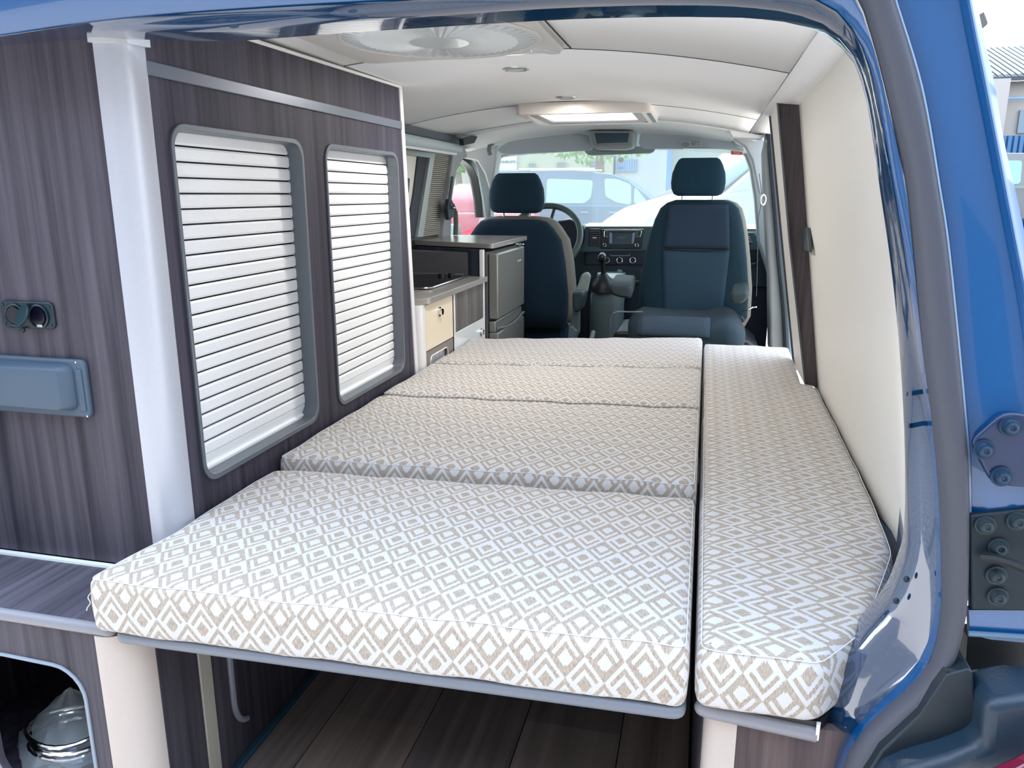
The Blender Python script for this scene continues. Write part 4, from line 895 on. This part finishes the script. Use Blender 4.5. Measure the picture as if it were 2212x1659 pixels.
build(MB().tube([AY(1282, 716, 3.7), AY(1276, 738, 3.66), AY(1272, 752, 3.64), (AY(1272, 752, 3.64).x, 3.62, 0)], [.011, .012, .012, .012], 12), 'handbrake', mat('handbrake_grey', '#7f9094', .5), label='grey handbrake grip sticking up between the two front seats', cat='handbrake')
# steering wheel
SWc = Vector((-.815, 4.04, .860)); ax_ = Vector((-.05, -.86, .50)).normalized(); sx_ = ax_.orthogonal().normalized(); sy_ = ax_.cross(sx_)
SW = thing('steering_wheel', tuple(SWc), 'dark steering wheel partly hidden by the driver seat', 'steering wheel')
build(MB().tube([SWc+sx_*.19*cos(2*pi*k/40)+sy_*.19*sin(2*pi*k/40) for k in range(40)], .0165, 10, True), 'rim', mat('wheel_rim', '#4b5b5a', .45), SW, ang=70)
build(MB().cyl(SWc-ax_*.03, tuple(ax_), .07, .03, 24, .06), 'hub', BLACKP, SW, bevel=.006)
for a in (0, 2.1, 4.2):
    d = sx_*cos(a+pi/2)+sy_*sin(a+pi/2); build(MB().tube([SWc-ax_*.015+d*.05, SWc+d*.185], .014, 8, flat=.6), 'spoke', BLACKP, SW)
build(MB().tube([SWc-ax_*.03, SWc-ax_*.25], .04, 12), 'column', BLACKP, SW)
# light controls beside the wheel
dpx([(1246, 522), (1252, 522), (1254, 530), (1250, 537), (1245, 534)], 4.20, .012, 'stalk_switch', mat('switch_metal', '#a7b7ba', .3, .5), None, .003)
# ================================================================== CAB HEADER FITTINGS
def visor(pts, y, name, label):
    t = thing(name, tuple(AY(*pts[0], y)), label, 'sun visor')
    q = roundpoly(PYs(pts, y), .02)
    build(MB().plate(q, [], lambda u, v, k: (u, y+k+(1.34-v)*-.25, v), 0, .018), 'panel', GREYV, t, bevel=.006, seg=3); return t
V1 = visor([(1075, 325), (1080, 318), (1100, 305), (1160, 296), (1240, 289), (1272, 291), (1278, 310), (1281, 325), (1150, 331), (1110, 334), (1085, 334)], 3.98, 'sun_visor', 'grey left sun visor folded against the windscreen top')
V2 = visor([(1382, 290), (1388, 285), (1440, 286), (1500, 290), (1560, 297), (1583, 305), (1596, 318), (1606, 325), (1560, 322), (1480, 321), (1388, 321), (1380, 312)], 3.98, 'sun_visor', 'grey right sun visor with a pale airbag warning sticker')
st = build(MB().py(PYs([(1471, 304.5), (1525, 305), (1526, 316.5), (1472, 317)], 3.955), 3.952, 3.955), 'warning_sticker', mat('sticker_pale', '#b3bdb9', .6), V2)
build(MB().tube([AY(1481+7.5*cos(t*pi/8), 311.5+3.4*sin(t*pi/8), 3.951) for t in range(16)], .0012, 5, True), 'sticker_ring', mat('sticker_ink', '#4c5a60', .6), st)
for x0_, x1_, y_ in ((1477, 1485, 311.5), (1492, 1503, 310), (1493, 1502, 313), (1506, 1511, 311.5), (1519, 1522, 309), (1519, 1522, 314), (1493, 1511, 306.5)): line_px([(x0_, y_), (x1_, y_)], 3.951, .0011, 'sticker_mark', MATS['sticker_ink'], st)
line_px([(1581, 303), (1590, 312), (1604, 318), (1606, 324), (1592, 320), (1582, 308)], 3.94, .004, 'visor_clip', mat('clip_pale', '#a7b1b2', .4), V2, True)
OD = thing('overhead_display', tuple(AY(1322, 300, 3.92)), 'grey overhead box with a small dark screen between the sun visors', 'display')
q = roundpoly(PYs([(1268, 282), (1372, 282), (1368, 318), (1350, 322), (1290, 322), (1276, 318)], 3.90), .015)
build(MB().py(q, 3.90, 4.05), 'housing', mat('housing_grey', '#98a1a3', .6), OD, bevel=.008, seg=3)
q = PYs([(1279, 284), (1363, 284), (1360, 312), (1285, 314)], 3.893); q2 = PYs([(1284, 287), (1359, 287), (1356, 308), (1289, 310)], 3.893)
build(MB().py(roundpoly(q, .006), 3.888, 3.90, [roundpoly(q2, .004)]), 'screen_bezel', mat('bezel_mid_grey', '#7d878b', .5), OD, bevel=.002)
build(MB().py(PYs([(1282, 285), (1361, 285), (1358, 310), (1287, 312)], 3.896), 3.893, 3.899), 'screen', mat('screen_dark', '#2a4152', .15), OD)
MI = build(MB().py(roundpoly(PYs([(1260, 322), (1416, 318), (1414, 326), (1406, 331), (1350, 333), (1275, 336), (1266, 332)], 4.05), .01), 4.05, 4.075), 'rear_view_mirror', mat('mirror_housing', '#90a2a2', .35), bevel=.006, seg=3, label='grey rear-view mirror hanging below the overhead display', cat='mirror')
build(MB().py(PYs([(1296, 322), (1363, 320), (1362, 325), (1298, 326.5)], 4.046), 4.044, 4.05), 'mirror_slot', mat('slot_mid', '#3b4a50', .5), MI)
c = AY(1341.5, 346.5, 4.42)
build(MB().cyl(c, (0, -1, .35), .017, .012, 24), 'sensor_button', mat('sensor_dark', '#152a2e', .3), label='round black sensor button stuck on the windscreen below the mirror', cat='sensor', bevel=.002)
build(MB().py(roundpoly(PYs([(1579, 325), (1604, 325), (1604, 335), (1579, 334)], 4.16), .003), 4.157, 4.160), 'red_sticker', mat('sticker_red', '#d8574a', .6), label='small red sticker at the top right corner of the windscreen', cat='sticker')
for a_, b_, y_ in ((1583, 1600, 328), (1585, 1598, 331)): line_px([(a_, y_), (b_, y_)], 4.154, .0012, 'sticker_print', mat('sticker_cream', '#f0d9c8', .6), bpy.data.objects['red_sticker'])
gh = [AY(px, py, 3.95) for px, py in ((1059, 335), (1056, 325), (1059, 313), (1066, 309))]
build(MB().tube(catmull(gh), .011, 8), 'grab_handle', mat('handle_grey', '#6f797b', .6), label='grey grab handle on the left front pillar beside the windscreen', cat='handle')
build(MB().px(PXs([(996, 300), (1022, 293), (1027, 296), (1020, 309), (998, 314)], -1.04), -1.05, -1.03), 'corner_recess', BLACKP, bpy.data.objects['trim_4'])
# seat belts
def belt(name, pts, y, w, m, label, anchor):
    t = thing(name, tuple(AY(*pts[0], y)), label, 'seat belt')
    P = [AY(a, b, y) for a, b in pts]
    build(MB().tube(P, w, 6, flat=.25), 'strap', m, t)
    c = AY(*anchor, y-.01); build(MB().sphere(c, .013, .012, .026, 14, 10), 'belt_guide', mat('guide_grey', '#8e9794', .4), t)
    build(MB().tube([c+Vector((.010*cos(k*pi/6), -.014, .020*sin(k*pi/6))) for k in range(12)], .004, 6, True), 'guide_ring', SILV, t); return t
belt('seat_belt', [(1640, 375), (1647, 430), (1638, 470), (1636, 560), (1634, 640)], 3.43, .006, mat('belt_grey', '#5c6268', .8), 'grey seat belt hanging from the guide on the right door pillar', (1648, 432))
B_ = thing('seat_belt', tuple(AX(976, 400, -1.18)), 'dark seat belt and guide on the left pillar beside the driver window', 'seat belt')
build(MB().tube([AX(a, b, -1.185) for a, b in ((977, 382), (974, 410), (971, 432))], .007, 6), 'strap', mat('belt_dark', '#596064', .8), B_)
build(MB().tube([AX(a, b, -1.17) for a, b in ((976, 440), (984, 460), (985, 480), (984, 508))], .012, 6, flat=.4), 'strap', mat('belt_olive', '#6d6f62', .8), B_)
build(MB().px(roundpoly(PXs([(966, 430), (972, 430), (979, 450), (977, 468), (966, 476), (964, 450)], -1.17), .01), -1.18, -1.16), 'belt_guide', mat('guide_black', '#26343a', .4), B_, bevel=.003)
build(MB().tube([AX(a, b, -1.158) for a, b in ((973, 440), (976, 450), (982, 450))], .005, 6), 'guide_ring', CHROME, B_)
# driver door lower card, mirror housing seen through the glass
build(MB().px(roundpoly(PXs([(986, 484), (992, 484), (997, 496), (996, 512), (984, 512)], -1.40), .01), -1.46, -1.40), 'door_mirror', mat('mirror_blue_grey', '#a8b4ba', .3), bevel=.01, label='pale door mirror outside the driver window', cat='mirror')

# ================================================================== OUTSIDE
def gz(y): return -.62+.018*max(0, y-4)
GM = mat('concrete_yard', (.60, .53, .44), .9, bump=.2, bscale=3, vary=.08)
mb = MB().grid(lambda u, v: Vector((-40+80*u, -20+70*v, gz(-20+70*v))), 10, 35)
build(mb, 'ground', GM, kind='structure')
def car(name, label, x, y, yaw, L, Hh, paint, profile, cabin, windows, wheels, handles=(), rails=False, zoff=None, win=None):
    """profile / cabin / windows: polygons in car length x height, extruded over the width"""
    z = gz(y) if zoff is None else zoff
    R = Matrix.Translation((x, y, z)) @ Matrix.Rotation(yaw, 4, 'Z')
    t = thing(name, (x, y, z), label, 'car' if 'van' not in name else 'van')
    hw = .86
    def ex(poly, w0, w1): return MB().plate(poly, [], lambda u, v, k: tuple(R @ Vector((u, k, v))), w0, w1)
    wm = win or mat('car_glass', '#759c98', .3)
    b = build(ex(roundpoly(profile, .10, 4), -hw, hw), 'body', paint, t, bevel=.05, seg=2)
    mb = MB(); cb = roundpoly(cabin, .08, 4); top = max(v for u, v in cb); bot = min(v for u, v in cb)
    def fnc(u, v, k): s = 1-.16*max(0, (v-bot)/(top-bot)); return tuple(R @ Vector((u, k*s, v)))
    build(MB().plate(cb, [], fnc, -hw+.03, hw-.03), 'cabin', paint, t, bevel=.03, seg=2)
    for wpoly in windows:
        for sgn in (-1, 1):
            def fw_(u, v, k, sgn=sgn): s = 1-.16*max(0, (v-bot)/(top-bot)); return tuple(R @ Vector((u, sgn*((hw-.03)*s+k), v)))
            build(MB().plate(roundpoly(wpoly, .07, 3), [], fw_, -.01, .012), 'window', wm, t)
    for wx, r in wheels:
        for sgn in (-1, 1):
            c = R @ Vector((wx, sgn*(hw-.16), r)); a = (R.to_3x3() @ Vector((0, sgn, 0)))
            w_ = build(MB().cyl(c, tuple(a), r, .19, 24), 'wheel', mat('tyre', '#33383c', .8), t, bevel=.02)
            hc = MB().cyl(c+a*.185, tuple(a), r*.62, .012, 20)
            build(hc, 'hubcap', mat('hub_silver', '#c9ced1', .35, .3), w_)
            for k in range(7):
                d = a.orthogonal().normalized(); d = Matrix.Rotation(2*pi*k/7, 3, a) @ d
                build(MB().tube([c+a*.198, c+a*.198+d*r*.56], .02, 5), 'spoke', mat('spoke_grey', '#6b7378', .5), w_)  # spokes in a darker grey than the hubcap
    for hx, hz in handles:
        for sgn in (-1, 1):
            build(ex(roundpoly([(hx-.10, hz-.02), (hx+.10, hz-.02), (hx+.10, hz+.02), (hx-.10, hz+.02)], .02), sgn*hw, sgn*(hw+.035)), 'door_handle', mat('handle_dark_blue', '#56708c', .4), t)
    if rails:
        for sgn in (-1, 1): build(MB().tube([tuple(R @ Vector((a_, sgn*.66, top+.03))) for a_ in (rails[0], (rails[0]+rails[1])/2, rails[1])], .02, 6), 'roof_rail', mat('rail_white', '#d8dde2', .3), t)
    return t, ex, R
build(MB().box((-40, -20, -.70), (40, .7, -.612)), 'bounce_slab', mat('bounce_slab_grey', (.42, .39, .36), .9, bump=.3, bscale=40, vary=.1), kind='structure')  # unseen darker ground added behind the van to cut bounced light
# blue people carrier, side on, ahead of the windscreen
MPV = mat('mpv_blue', '#2c4c62', .4, coat=.2)
yv = 19.0; xr = AY(1413, 440, yv-.86).x                         # base of its windscreen pillar
x0 = xr-2.9
k_ = 1.0
T, ex, R = car('people_carrier', 'blue people carrier with roof rails standing side-on ahead of the windscreen', x0, yv, 0, 4.4, 1.85, MPV,
    [(-.95, .30), (3.85, .30), (3.90, .75), (3.70, .98), (2.95, 1.16), (-.95, 1.16)],
    [(-.95, 1.10), (3.05, 1.10), (2.75, 1.35), (2.30, 1.68), (1.90, 1.84), (1.0, 1.93), (-.85, 1.92)],
    [[(-.70, 1.20), (.05, 1.20), (.05, 1.72), (-.70, 1.72)], [(.40, 1.18), (1.30, 1.18), (1.45, 1.30), (1.48, 1.70), (.40, 1.74)], [(1.78, 1.34), (2.05, 1.20), (2.38, 1.15), (2.36, 1.60), (2.05, 1.72), (1.74, 1.74)], [(2.44, 1.18), (2.78, 1.18), (2.44, 1.56)]],
    [(.0, .32), (3.1, .32)], [(1.32, .98), (1.98, .98)], (-.3, 1.5), zoff=-.29)
for x_ in (.12, 1.60): build(ex([(x_, .35), (x_+.02, .35), (x_+.02, 1.15), (x_, 1.15)], -.866, -.858), 'door_gap', mat('gap_dark_blue', '#3d5f86', .6), T)
build(ex([(.12, .93), (1.2, .95), (1.2, .965), (.12, .945)], -.868, -.858), 'slide_rail', MATS['gap_dark_blue'], T)
# white van nose on the right, nearer
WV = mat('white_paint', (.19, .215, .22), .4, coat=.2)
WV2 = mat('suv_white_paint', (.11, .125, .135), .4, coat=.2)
yv = 10.0; xn = AY(1370, 470, yv-.78).x-.36
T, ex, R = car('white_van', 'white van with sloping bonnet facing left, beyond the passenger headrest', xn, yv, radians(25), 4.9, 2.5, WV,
    [(0, .35), (4.9, .35), (4.9, 1.6), (1.5, 1.60), (1.1, 1.54), (.45, 1.36), (.12, 1.15), (.0, .90)],
    [(1.1, 1.5), (4.85, 1.5), (4.85, 2.48), (2.6, 2.5), (2.2, 2.38)],
    [[(1.80, 1.62), (2.9, 1.62), (2.9, 2.22), (2.40, 2.25)], [(3.1, 1.62), (4.5, 1.62), (4.5, 2.22), (3.1, 2.24)]],
    [(.9, .36), (3.9, .36)], [(3.0, 1.2)], zoff=-.45, win=mat('van_glass', '#6c8484', .2))
for k in range(3): build(MB().tube([tuple(R @ Vector((-.01, -.55, 1.06-.05*k))), tuple(R @ Vector((.06, -.875, 1.06-.05*k))), tuple(R @ Vector((.40, -.885, 1.10-.04*k)))], .014, 5), 'grille_bar', mat('grille_grey', '#4c5c5c', .4), T)
build(ex(roundpoly([(.10, 1.14), (.30, 1.18), (.36, 1.28), (.14, 1.26)], .03), -.874, -.85), 'headlamp', mat('lamp_pale', '#8a9c9a', .2), T)
build(MB().add([tuple(R @ Vector(p)) for p in ((1.14, -.70, 1.58), (1.14, .70, 1.58), (2.16, .62, 2.34), (2.16, -.62, 2.34))], [(0, 1, 2, 3)]), 'windscreen', MATS['van_glass'], T, thick=.03)
# small white car roof behind
yv = 22.5; xw = AY(1425, 410, yv).x
car('white_car', 'small white car roof seen between the blue people carrier and the white van', xw-.6, yv, 0, 3.8, 1.45, WV,
    [(0, .3), (3.8, .3), (3.8, .95), (0, .95)], [(.3, .9), (3.0, .9), (2.6, 1.45), (1.0, 1.5), (.5, 1.3)], [[(.65, .98), (1.5, .98), (1.5, 1.35), (.95, 1.35)], [(1.6, .98), (2.6, .98), (2.4, 1.33), (1.6, 1.36)]], [(.7, .3), (3.0, .3)], zoff=-.25)
# red hatchback and white car seen through the driver window
RP = mat('red_paint', '#9c3a4c', .4, coat=.2)
c = AY(990, 470, 14.0)
T, ex, R = car('red_hatchback', 'red hatchback with a dark tail lamp seen through the driver window', c.x+.55, c.y+.1, radians(100), 3.8, 1.45, RP,
    [(0, .3), (3.8, .3), (3.8, .75), (2.8, .95), (0, .95), (-.02, .6)], [(.02, .90), (2.9, .90), (2.2, 1.40), (1.2, 1.48), (.45, 1.42), (.15, 1.15)],
    [[(.42, 1.02), (.95, .98), (1.0, 1.36), (.62, 1.34)], [(1.08, .98), (2.3, .98), (1.95, 1.34), (1.08, 1.38)]], [(.75, .3), (3.0, .3)], [(1.05, .80)], zoff=-.18)
build(ex(roundpoly([(-.02, .62), (.06, .62), (.22, .98), (.14, 1.0), (.0, .80)], .03), -.885, -.80), 'tail_lamp', mat('lamp_dark_red', '#6b3038', .3), T)
c = AY(1000, 440, 13.5)
car('white_saloon', 'white car behind the red hatchback, seen through the driver window', -8.1, 20.5, 0, 4, 1.5, WV,
    [(-1, .3), (2.6, .3), (2.6, .8), (1.7, 1.0), (-1, 1.0)], [(-.9, .95), (1.75, .95), (1.0, 1.5), (-.8, 1.52)], [[(-.6, 1.02), (.3, 1.02), (.3, 1.40), (-.6, 1.40)], [(.4, 1.02), (1.4, 1.02), (.9, 1.38), (.4, 1.40)]], [(-.4, .3), (1.9, .3)], zoff=-.12)
# buildings ahead
def wallbox(name, px0, px1, y, z1, m, label, cat='building', depth=3., z0=-.6):
    a, b = AY(px0, 421, y).x, AY(px1, 421, y).x
    return build(MB().box((a, y, z0), (b, y+depth, z1)), name, m, label=label, cat=cat)
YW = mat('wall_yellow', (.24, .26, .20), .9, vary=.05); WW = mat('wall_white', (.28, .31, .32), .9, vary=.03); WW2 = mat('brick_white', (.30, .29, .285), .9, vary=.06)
YB = wallbox('yellow_building', 1062, 1322, 28, 6.0, YW, 'pale yellow building with barred windows ahead of the van')
def bwin(b, px0, py0, px1, py1, y, bars=4, m='win_teal'):
    p, q = AY(px0, py1, y), AY(px1, py0, y)
    w = build(MB().box((p.x, y-.04, p.z), (q.x, y+.02, q.z)), 'window', mat(m, '#54706e', .4), b)
    for k in range(bars+1): x = p.x+(q.x-p.x)*k/bars; build(MB().box((x-.015, y-.09, p.z), (x+.015, y-.06, q.z)), 'bar', mat('bar_grey', '#6c7872', .6), w)
    for k in range(4): z = p.z+(q.z-p.z)*k/3; build(MB().box((p.x, y-.085, z-.012), (q.x, y-.065, z+.012)), 'bar', MATS['bar_grey'], w)
bwin(YB, 1143, 353, 1156, 380, 28); bwin(YB, 1204, 351, 1222, 373, 28, 5); bwin(YB, 1275, 347, 1292, 371, 28)
SG = build(MB().box((AY(1060, 368, 27.9).x, 27.9, AY(1060, 368, 27.9).z), (AY(1116, 334, 27.9).x, 28.0, AY(1116, 320, 27.9).z)), 'shop_sign', mat('sign_white', '#a4aaad', .6), label='white sign with grey lettering on the yellow building, above the driver headrest', cat='sign')
p = AY(1095, 350, 27.88); text('STONES-ETC.', 'lettering', .125, tuple(p), (pi/2, 0, 0), mat('letter_grey', '#3a444c', .7), SG, ext=.01)
WB = wallbox('white_building', 1327, 1437, 28.3, 6.0, WW, 'white building with a blue-grey roller shutter ahead of the van')
p, q = AY(1329, 371, 28.2), AY(1376, 344, 28.2)
sh = build(MB().box((p.x, 28.22, p.z), (q.x, 28.32, q.z)), 'roller_door', mat('shutter_blue', '#4c6888', .5), WB)
for k in range(9): x = p.x+(q.x-p.x)*(k+.5)/9; build(MB().box((x-.02, 28.2, p.z), (x+.02, 28.23, q.z)), 'shutter_rib', mat('shutter_rib_blue', '#5c7a9a', .5), sh)
build(MB().box((AY(1437, 421, 27.).x, 27., -.6), (AY(1447, 421, 27.).x, 27.5, 5.5)), 'blue_post', mat('post_blue', '#3868a4', .6), label='tall blue post at the end of the white building', cat='post')
wallbox('grey_green_building', 1447, 1700, 29, 6.0, mat('wall_grey_green', (.19, .24, .225), .9, vary=.1), 'pale grey-green building right of the tall blue post')
OB = wallbox('orange_building', 1017, 1045, 30, 6.5, mat('wall_orange', (.80, .50, .34), .9), 'orange-edged building seen through the driver window')
wallbox('far_white_building', 900, 1017, 32, 3.2, WW, 'white building behind the tree seen through the driver window')
wallbox('carport_roof', 984, 1016, 20, AY(1000, 397, 20).z, mat('carport_grey', '#6a7276', .7), 'dark carport roof above the white car at left', 'shelter', 2., AY(1000, 407, 20).z)
def tree(name, label, c, rad, n, lx_, trunk_h):
    t = thing(name, (c[0], c[1], gz(c[1])), label, 'tree'); rng = random.Random(n); mb = MB()
    for i in range(n):
        d = Vector((rng.gauss(0, 1), rng.gauss(0, 1), rng.gauss(0, 1))).normalized()*rng.random()**.4
        p = Vector(c)+Vector((d.x*rad[0], d.y*rad[1], d.z*rad[2])); a = Vector((rng.uniform(-1, 1), rng.uniform(-1, 1), rng.uniform(-1, 1))).normalized(); b = a.orthogonal().normalized()
        mb.add([p-a*lx_, p+b*lx_*.5, p+a*lx_, p-b*lx_*.5], [(0, 1, 2, 3)])
    o = build(mb, 'foliage', mat('leaf_green', '#6f9a52', .6, vary=.4, bscale=4), t, fixn=False); o['kind'] = 'stuff'
    build(MB().tube([(c[0], c[1], gz(c[1])-.02), (c[0]+.1, c[1], gz(c[1])+trunk_h), (c[0], c[1], c[2])], [.16, .12, .06], 8), 'trunk', mat('bark', '#6e5d4b', .9), t)
c = AY(1290, 305, 21); tree('street_tree', 'leafy tree hanging over the yellow building ahead of the windscreen', (c.x, 21, c.z+.75), (2.3, 1.2, 1.35), 2600, .10, 2.)
c = AY(985, 345, 24); tree('street_tree', 'green tree seen in the top of the driver window', (c.x, 24, c.z+.45), (1.3, 1.0, .85), 1500, .13, 1.6)
# right background: terrace with white suv, fence, building
TZ = .20
build(MB().box((3.4, 12.5, gz(20)-.4), (26, 31, TZ)), 'terrace', mat('terrace_paving', (.075, .08, .085), .9, vary=.1), kind='structure')
c = AY(2208, 430, 18.6)
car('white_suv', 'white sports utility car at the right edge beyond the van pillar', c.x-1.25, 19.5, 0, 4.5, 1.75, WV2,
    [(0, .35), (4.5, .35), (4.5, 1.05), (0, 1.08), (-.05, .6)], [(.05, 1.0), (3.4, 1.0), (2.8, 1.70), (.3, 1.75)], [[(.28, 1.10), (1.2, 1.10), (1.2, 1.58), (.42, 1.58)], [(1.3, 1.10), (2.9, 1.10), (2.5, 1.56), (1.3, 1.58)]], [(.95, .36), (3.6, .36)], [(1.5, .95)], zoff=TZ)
y = 22.
p, q = AY(2150, 346, y), AY(2290, 291, y)
FN = thing('blue_fence', (p.x, y, TZ), 'blue corrugated metal fence behind the white sports utility car', 'fence')
build(MB().box((p.x, y+.05, TZ), (q.x+1.5, y+.1, q.z)), 'backing', mat('fence_blue_dark', '#1c4468', .5), FN)
for k in range(26): x = p.x+.13+k*.13; build(MB().box((x-.04, y, TZ), (x+.04, y+.06, q.z)), 'corrugation', mat('fence_blue', '#285a86', .5), FN)
y = 26.
p = AY(2120, 200, y); q = AY(2300, 172, y)
RBd = thing('brick_building', (p.x, y, TZ), 'white brick building with a grey tiled roof at the upper right', 'building')
build(MB().box((p.x-1, y, TZ), (q.x+4, y+4, q.z)), 'wall', WW2, RBd)
b0, b1 = AY(2120, 168, y-.3), AY(2300, 96, y+3.5)
r_ = build(MB().add([(p.x-1, y-.4, b0.z), (q.x+4, y-.4, b0.z), (q.x+4, y+3.6, b1.z), (p.x-1, y+3.6, b1.z), (p.x-1, y-.4, b0.z-.12), (q.x+4, y-.4, b0.z-.12), (q.x+4, y+3.6, b1.z-.12), (p.x-1, y+3.6, b1.z-.12)], [(0, 1, 2, 3), (7, 6, 5, 4), (0, 4, 5, 1), (1, 5, 6, 2), (2, 6, 7, 3), (3, 7, 4, 0)]), 'roof', mat('roof_grey', '#3a4048', .8), RBd)
for k in range(60):
    x = p.x-.9+.17*k; build(MB().tube([(x, y-.42, b0.z+.03), (x, y+3.6, b1.z+.03)], .045, 6), 'roof_tile_row', mat('tile_grey', '#787e84', .85, vary=.2, bscale=6), r_)
build(MB().box((AY(2128, 175, y-.6).x, y-.8, TZ), (AY(2178, 175, y-.6).x, y-.1, AY(2150, 172, y-.6).z)), 'rendered_pier', WW2, RBd)
build(MB().box((AY(2197, 290, y-.1).x, y-.08, AY(2200, 288, y).z), (AY(2197, 290, y-.1).x+1.1, y-.02, AY(2200, 238, y).z)), 'window', mat('window_dark', '#5f7686', .3), RBd)
build(MB().tube([AY(2170, 213, y-.2), AY(2230, 211, y-.2)], .03, 6), 'blue_pipe', mat('pipe_blue', '#6c9ad0', .5), RBd)
LP = thing('street_lamp', (AY(2095, 40, 16).x, 16, TZ), 'grey street lamp head against the sky beside the van pillar', 'lamp')
h1 = PYs([(2112, 32), (2126, 24), (2135, 48), (2133, 53), (2120, 64), (2113, 58)], 16)
build(MB().py(h1, 16, 16.25), 'lamp_head', mat('lamp_grey', '#3c3e40', .5), LP, bevel=.02)
build(MB().tube([AY(2112, 50, 16.12), AY(2095, 70, 16.12), (AY(2095, 70, 16.12).x, 16.12, TZ)], .05, 8), 'lamp_pole', MATS['lamp_grey'], LP)

# unseen block added behind the camera to cut off sky light at the rear
BB_ = thing('rear_sky_blocker', (0, -4.5, -.62), 'unseen dull grey block added behind the camera to cut rear sky light', 'building')
build(MB().box((-26, -10, -.62), (13, -4.5, 6.2)), 'wall', mat('blocker_grey', (.16, .16, .17), .9, vary=.1), BB_)
for k in range(9): build(MB().box((-19+4.6*k, -4.52, 1.2), (-17.2+4.6*k, -4.45, 2.6)), 'window', mat('blocker_pane', '#36454f', .2), BB_)  # panes on the unseen added block
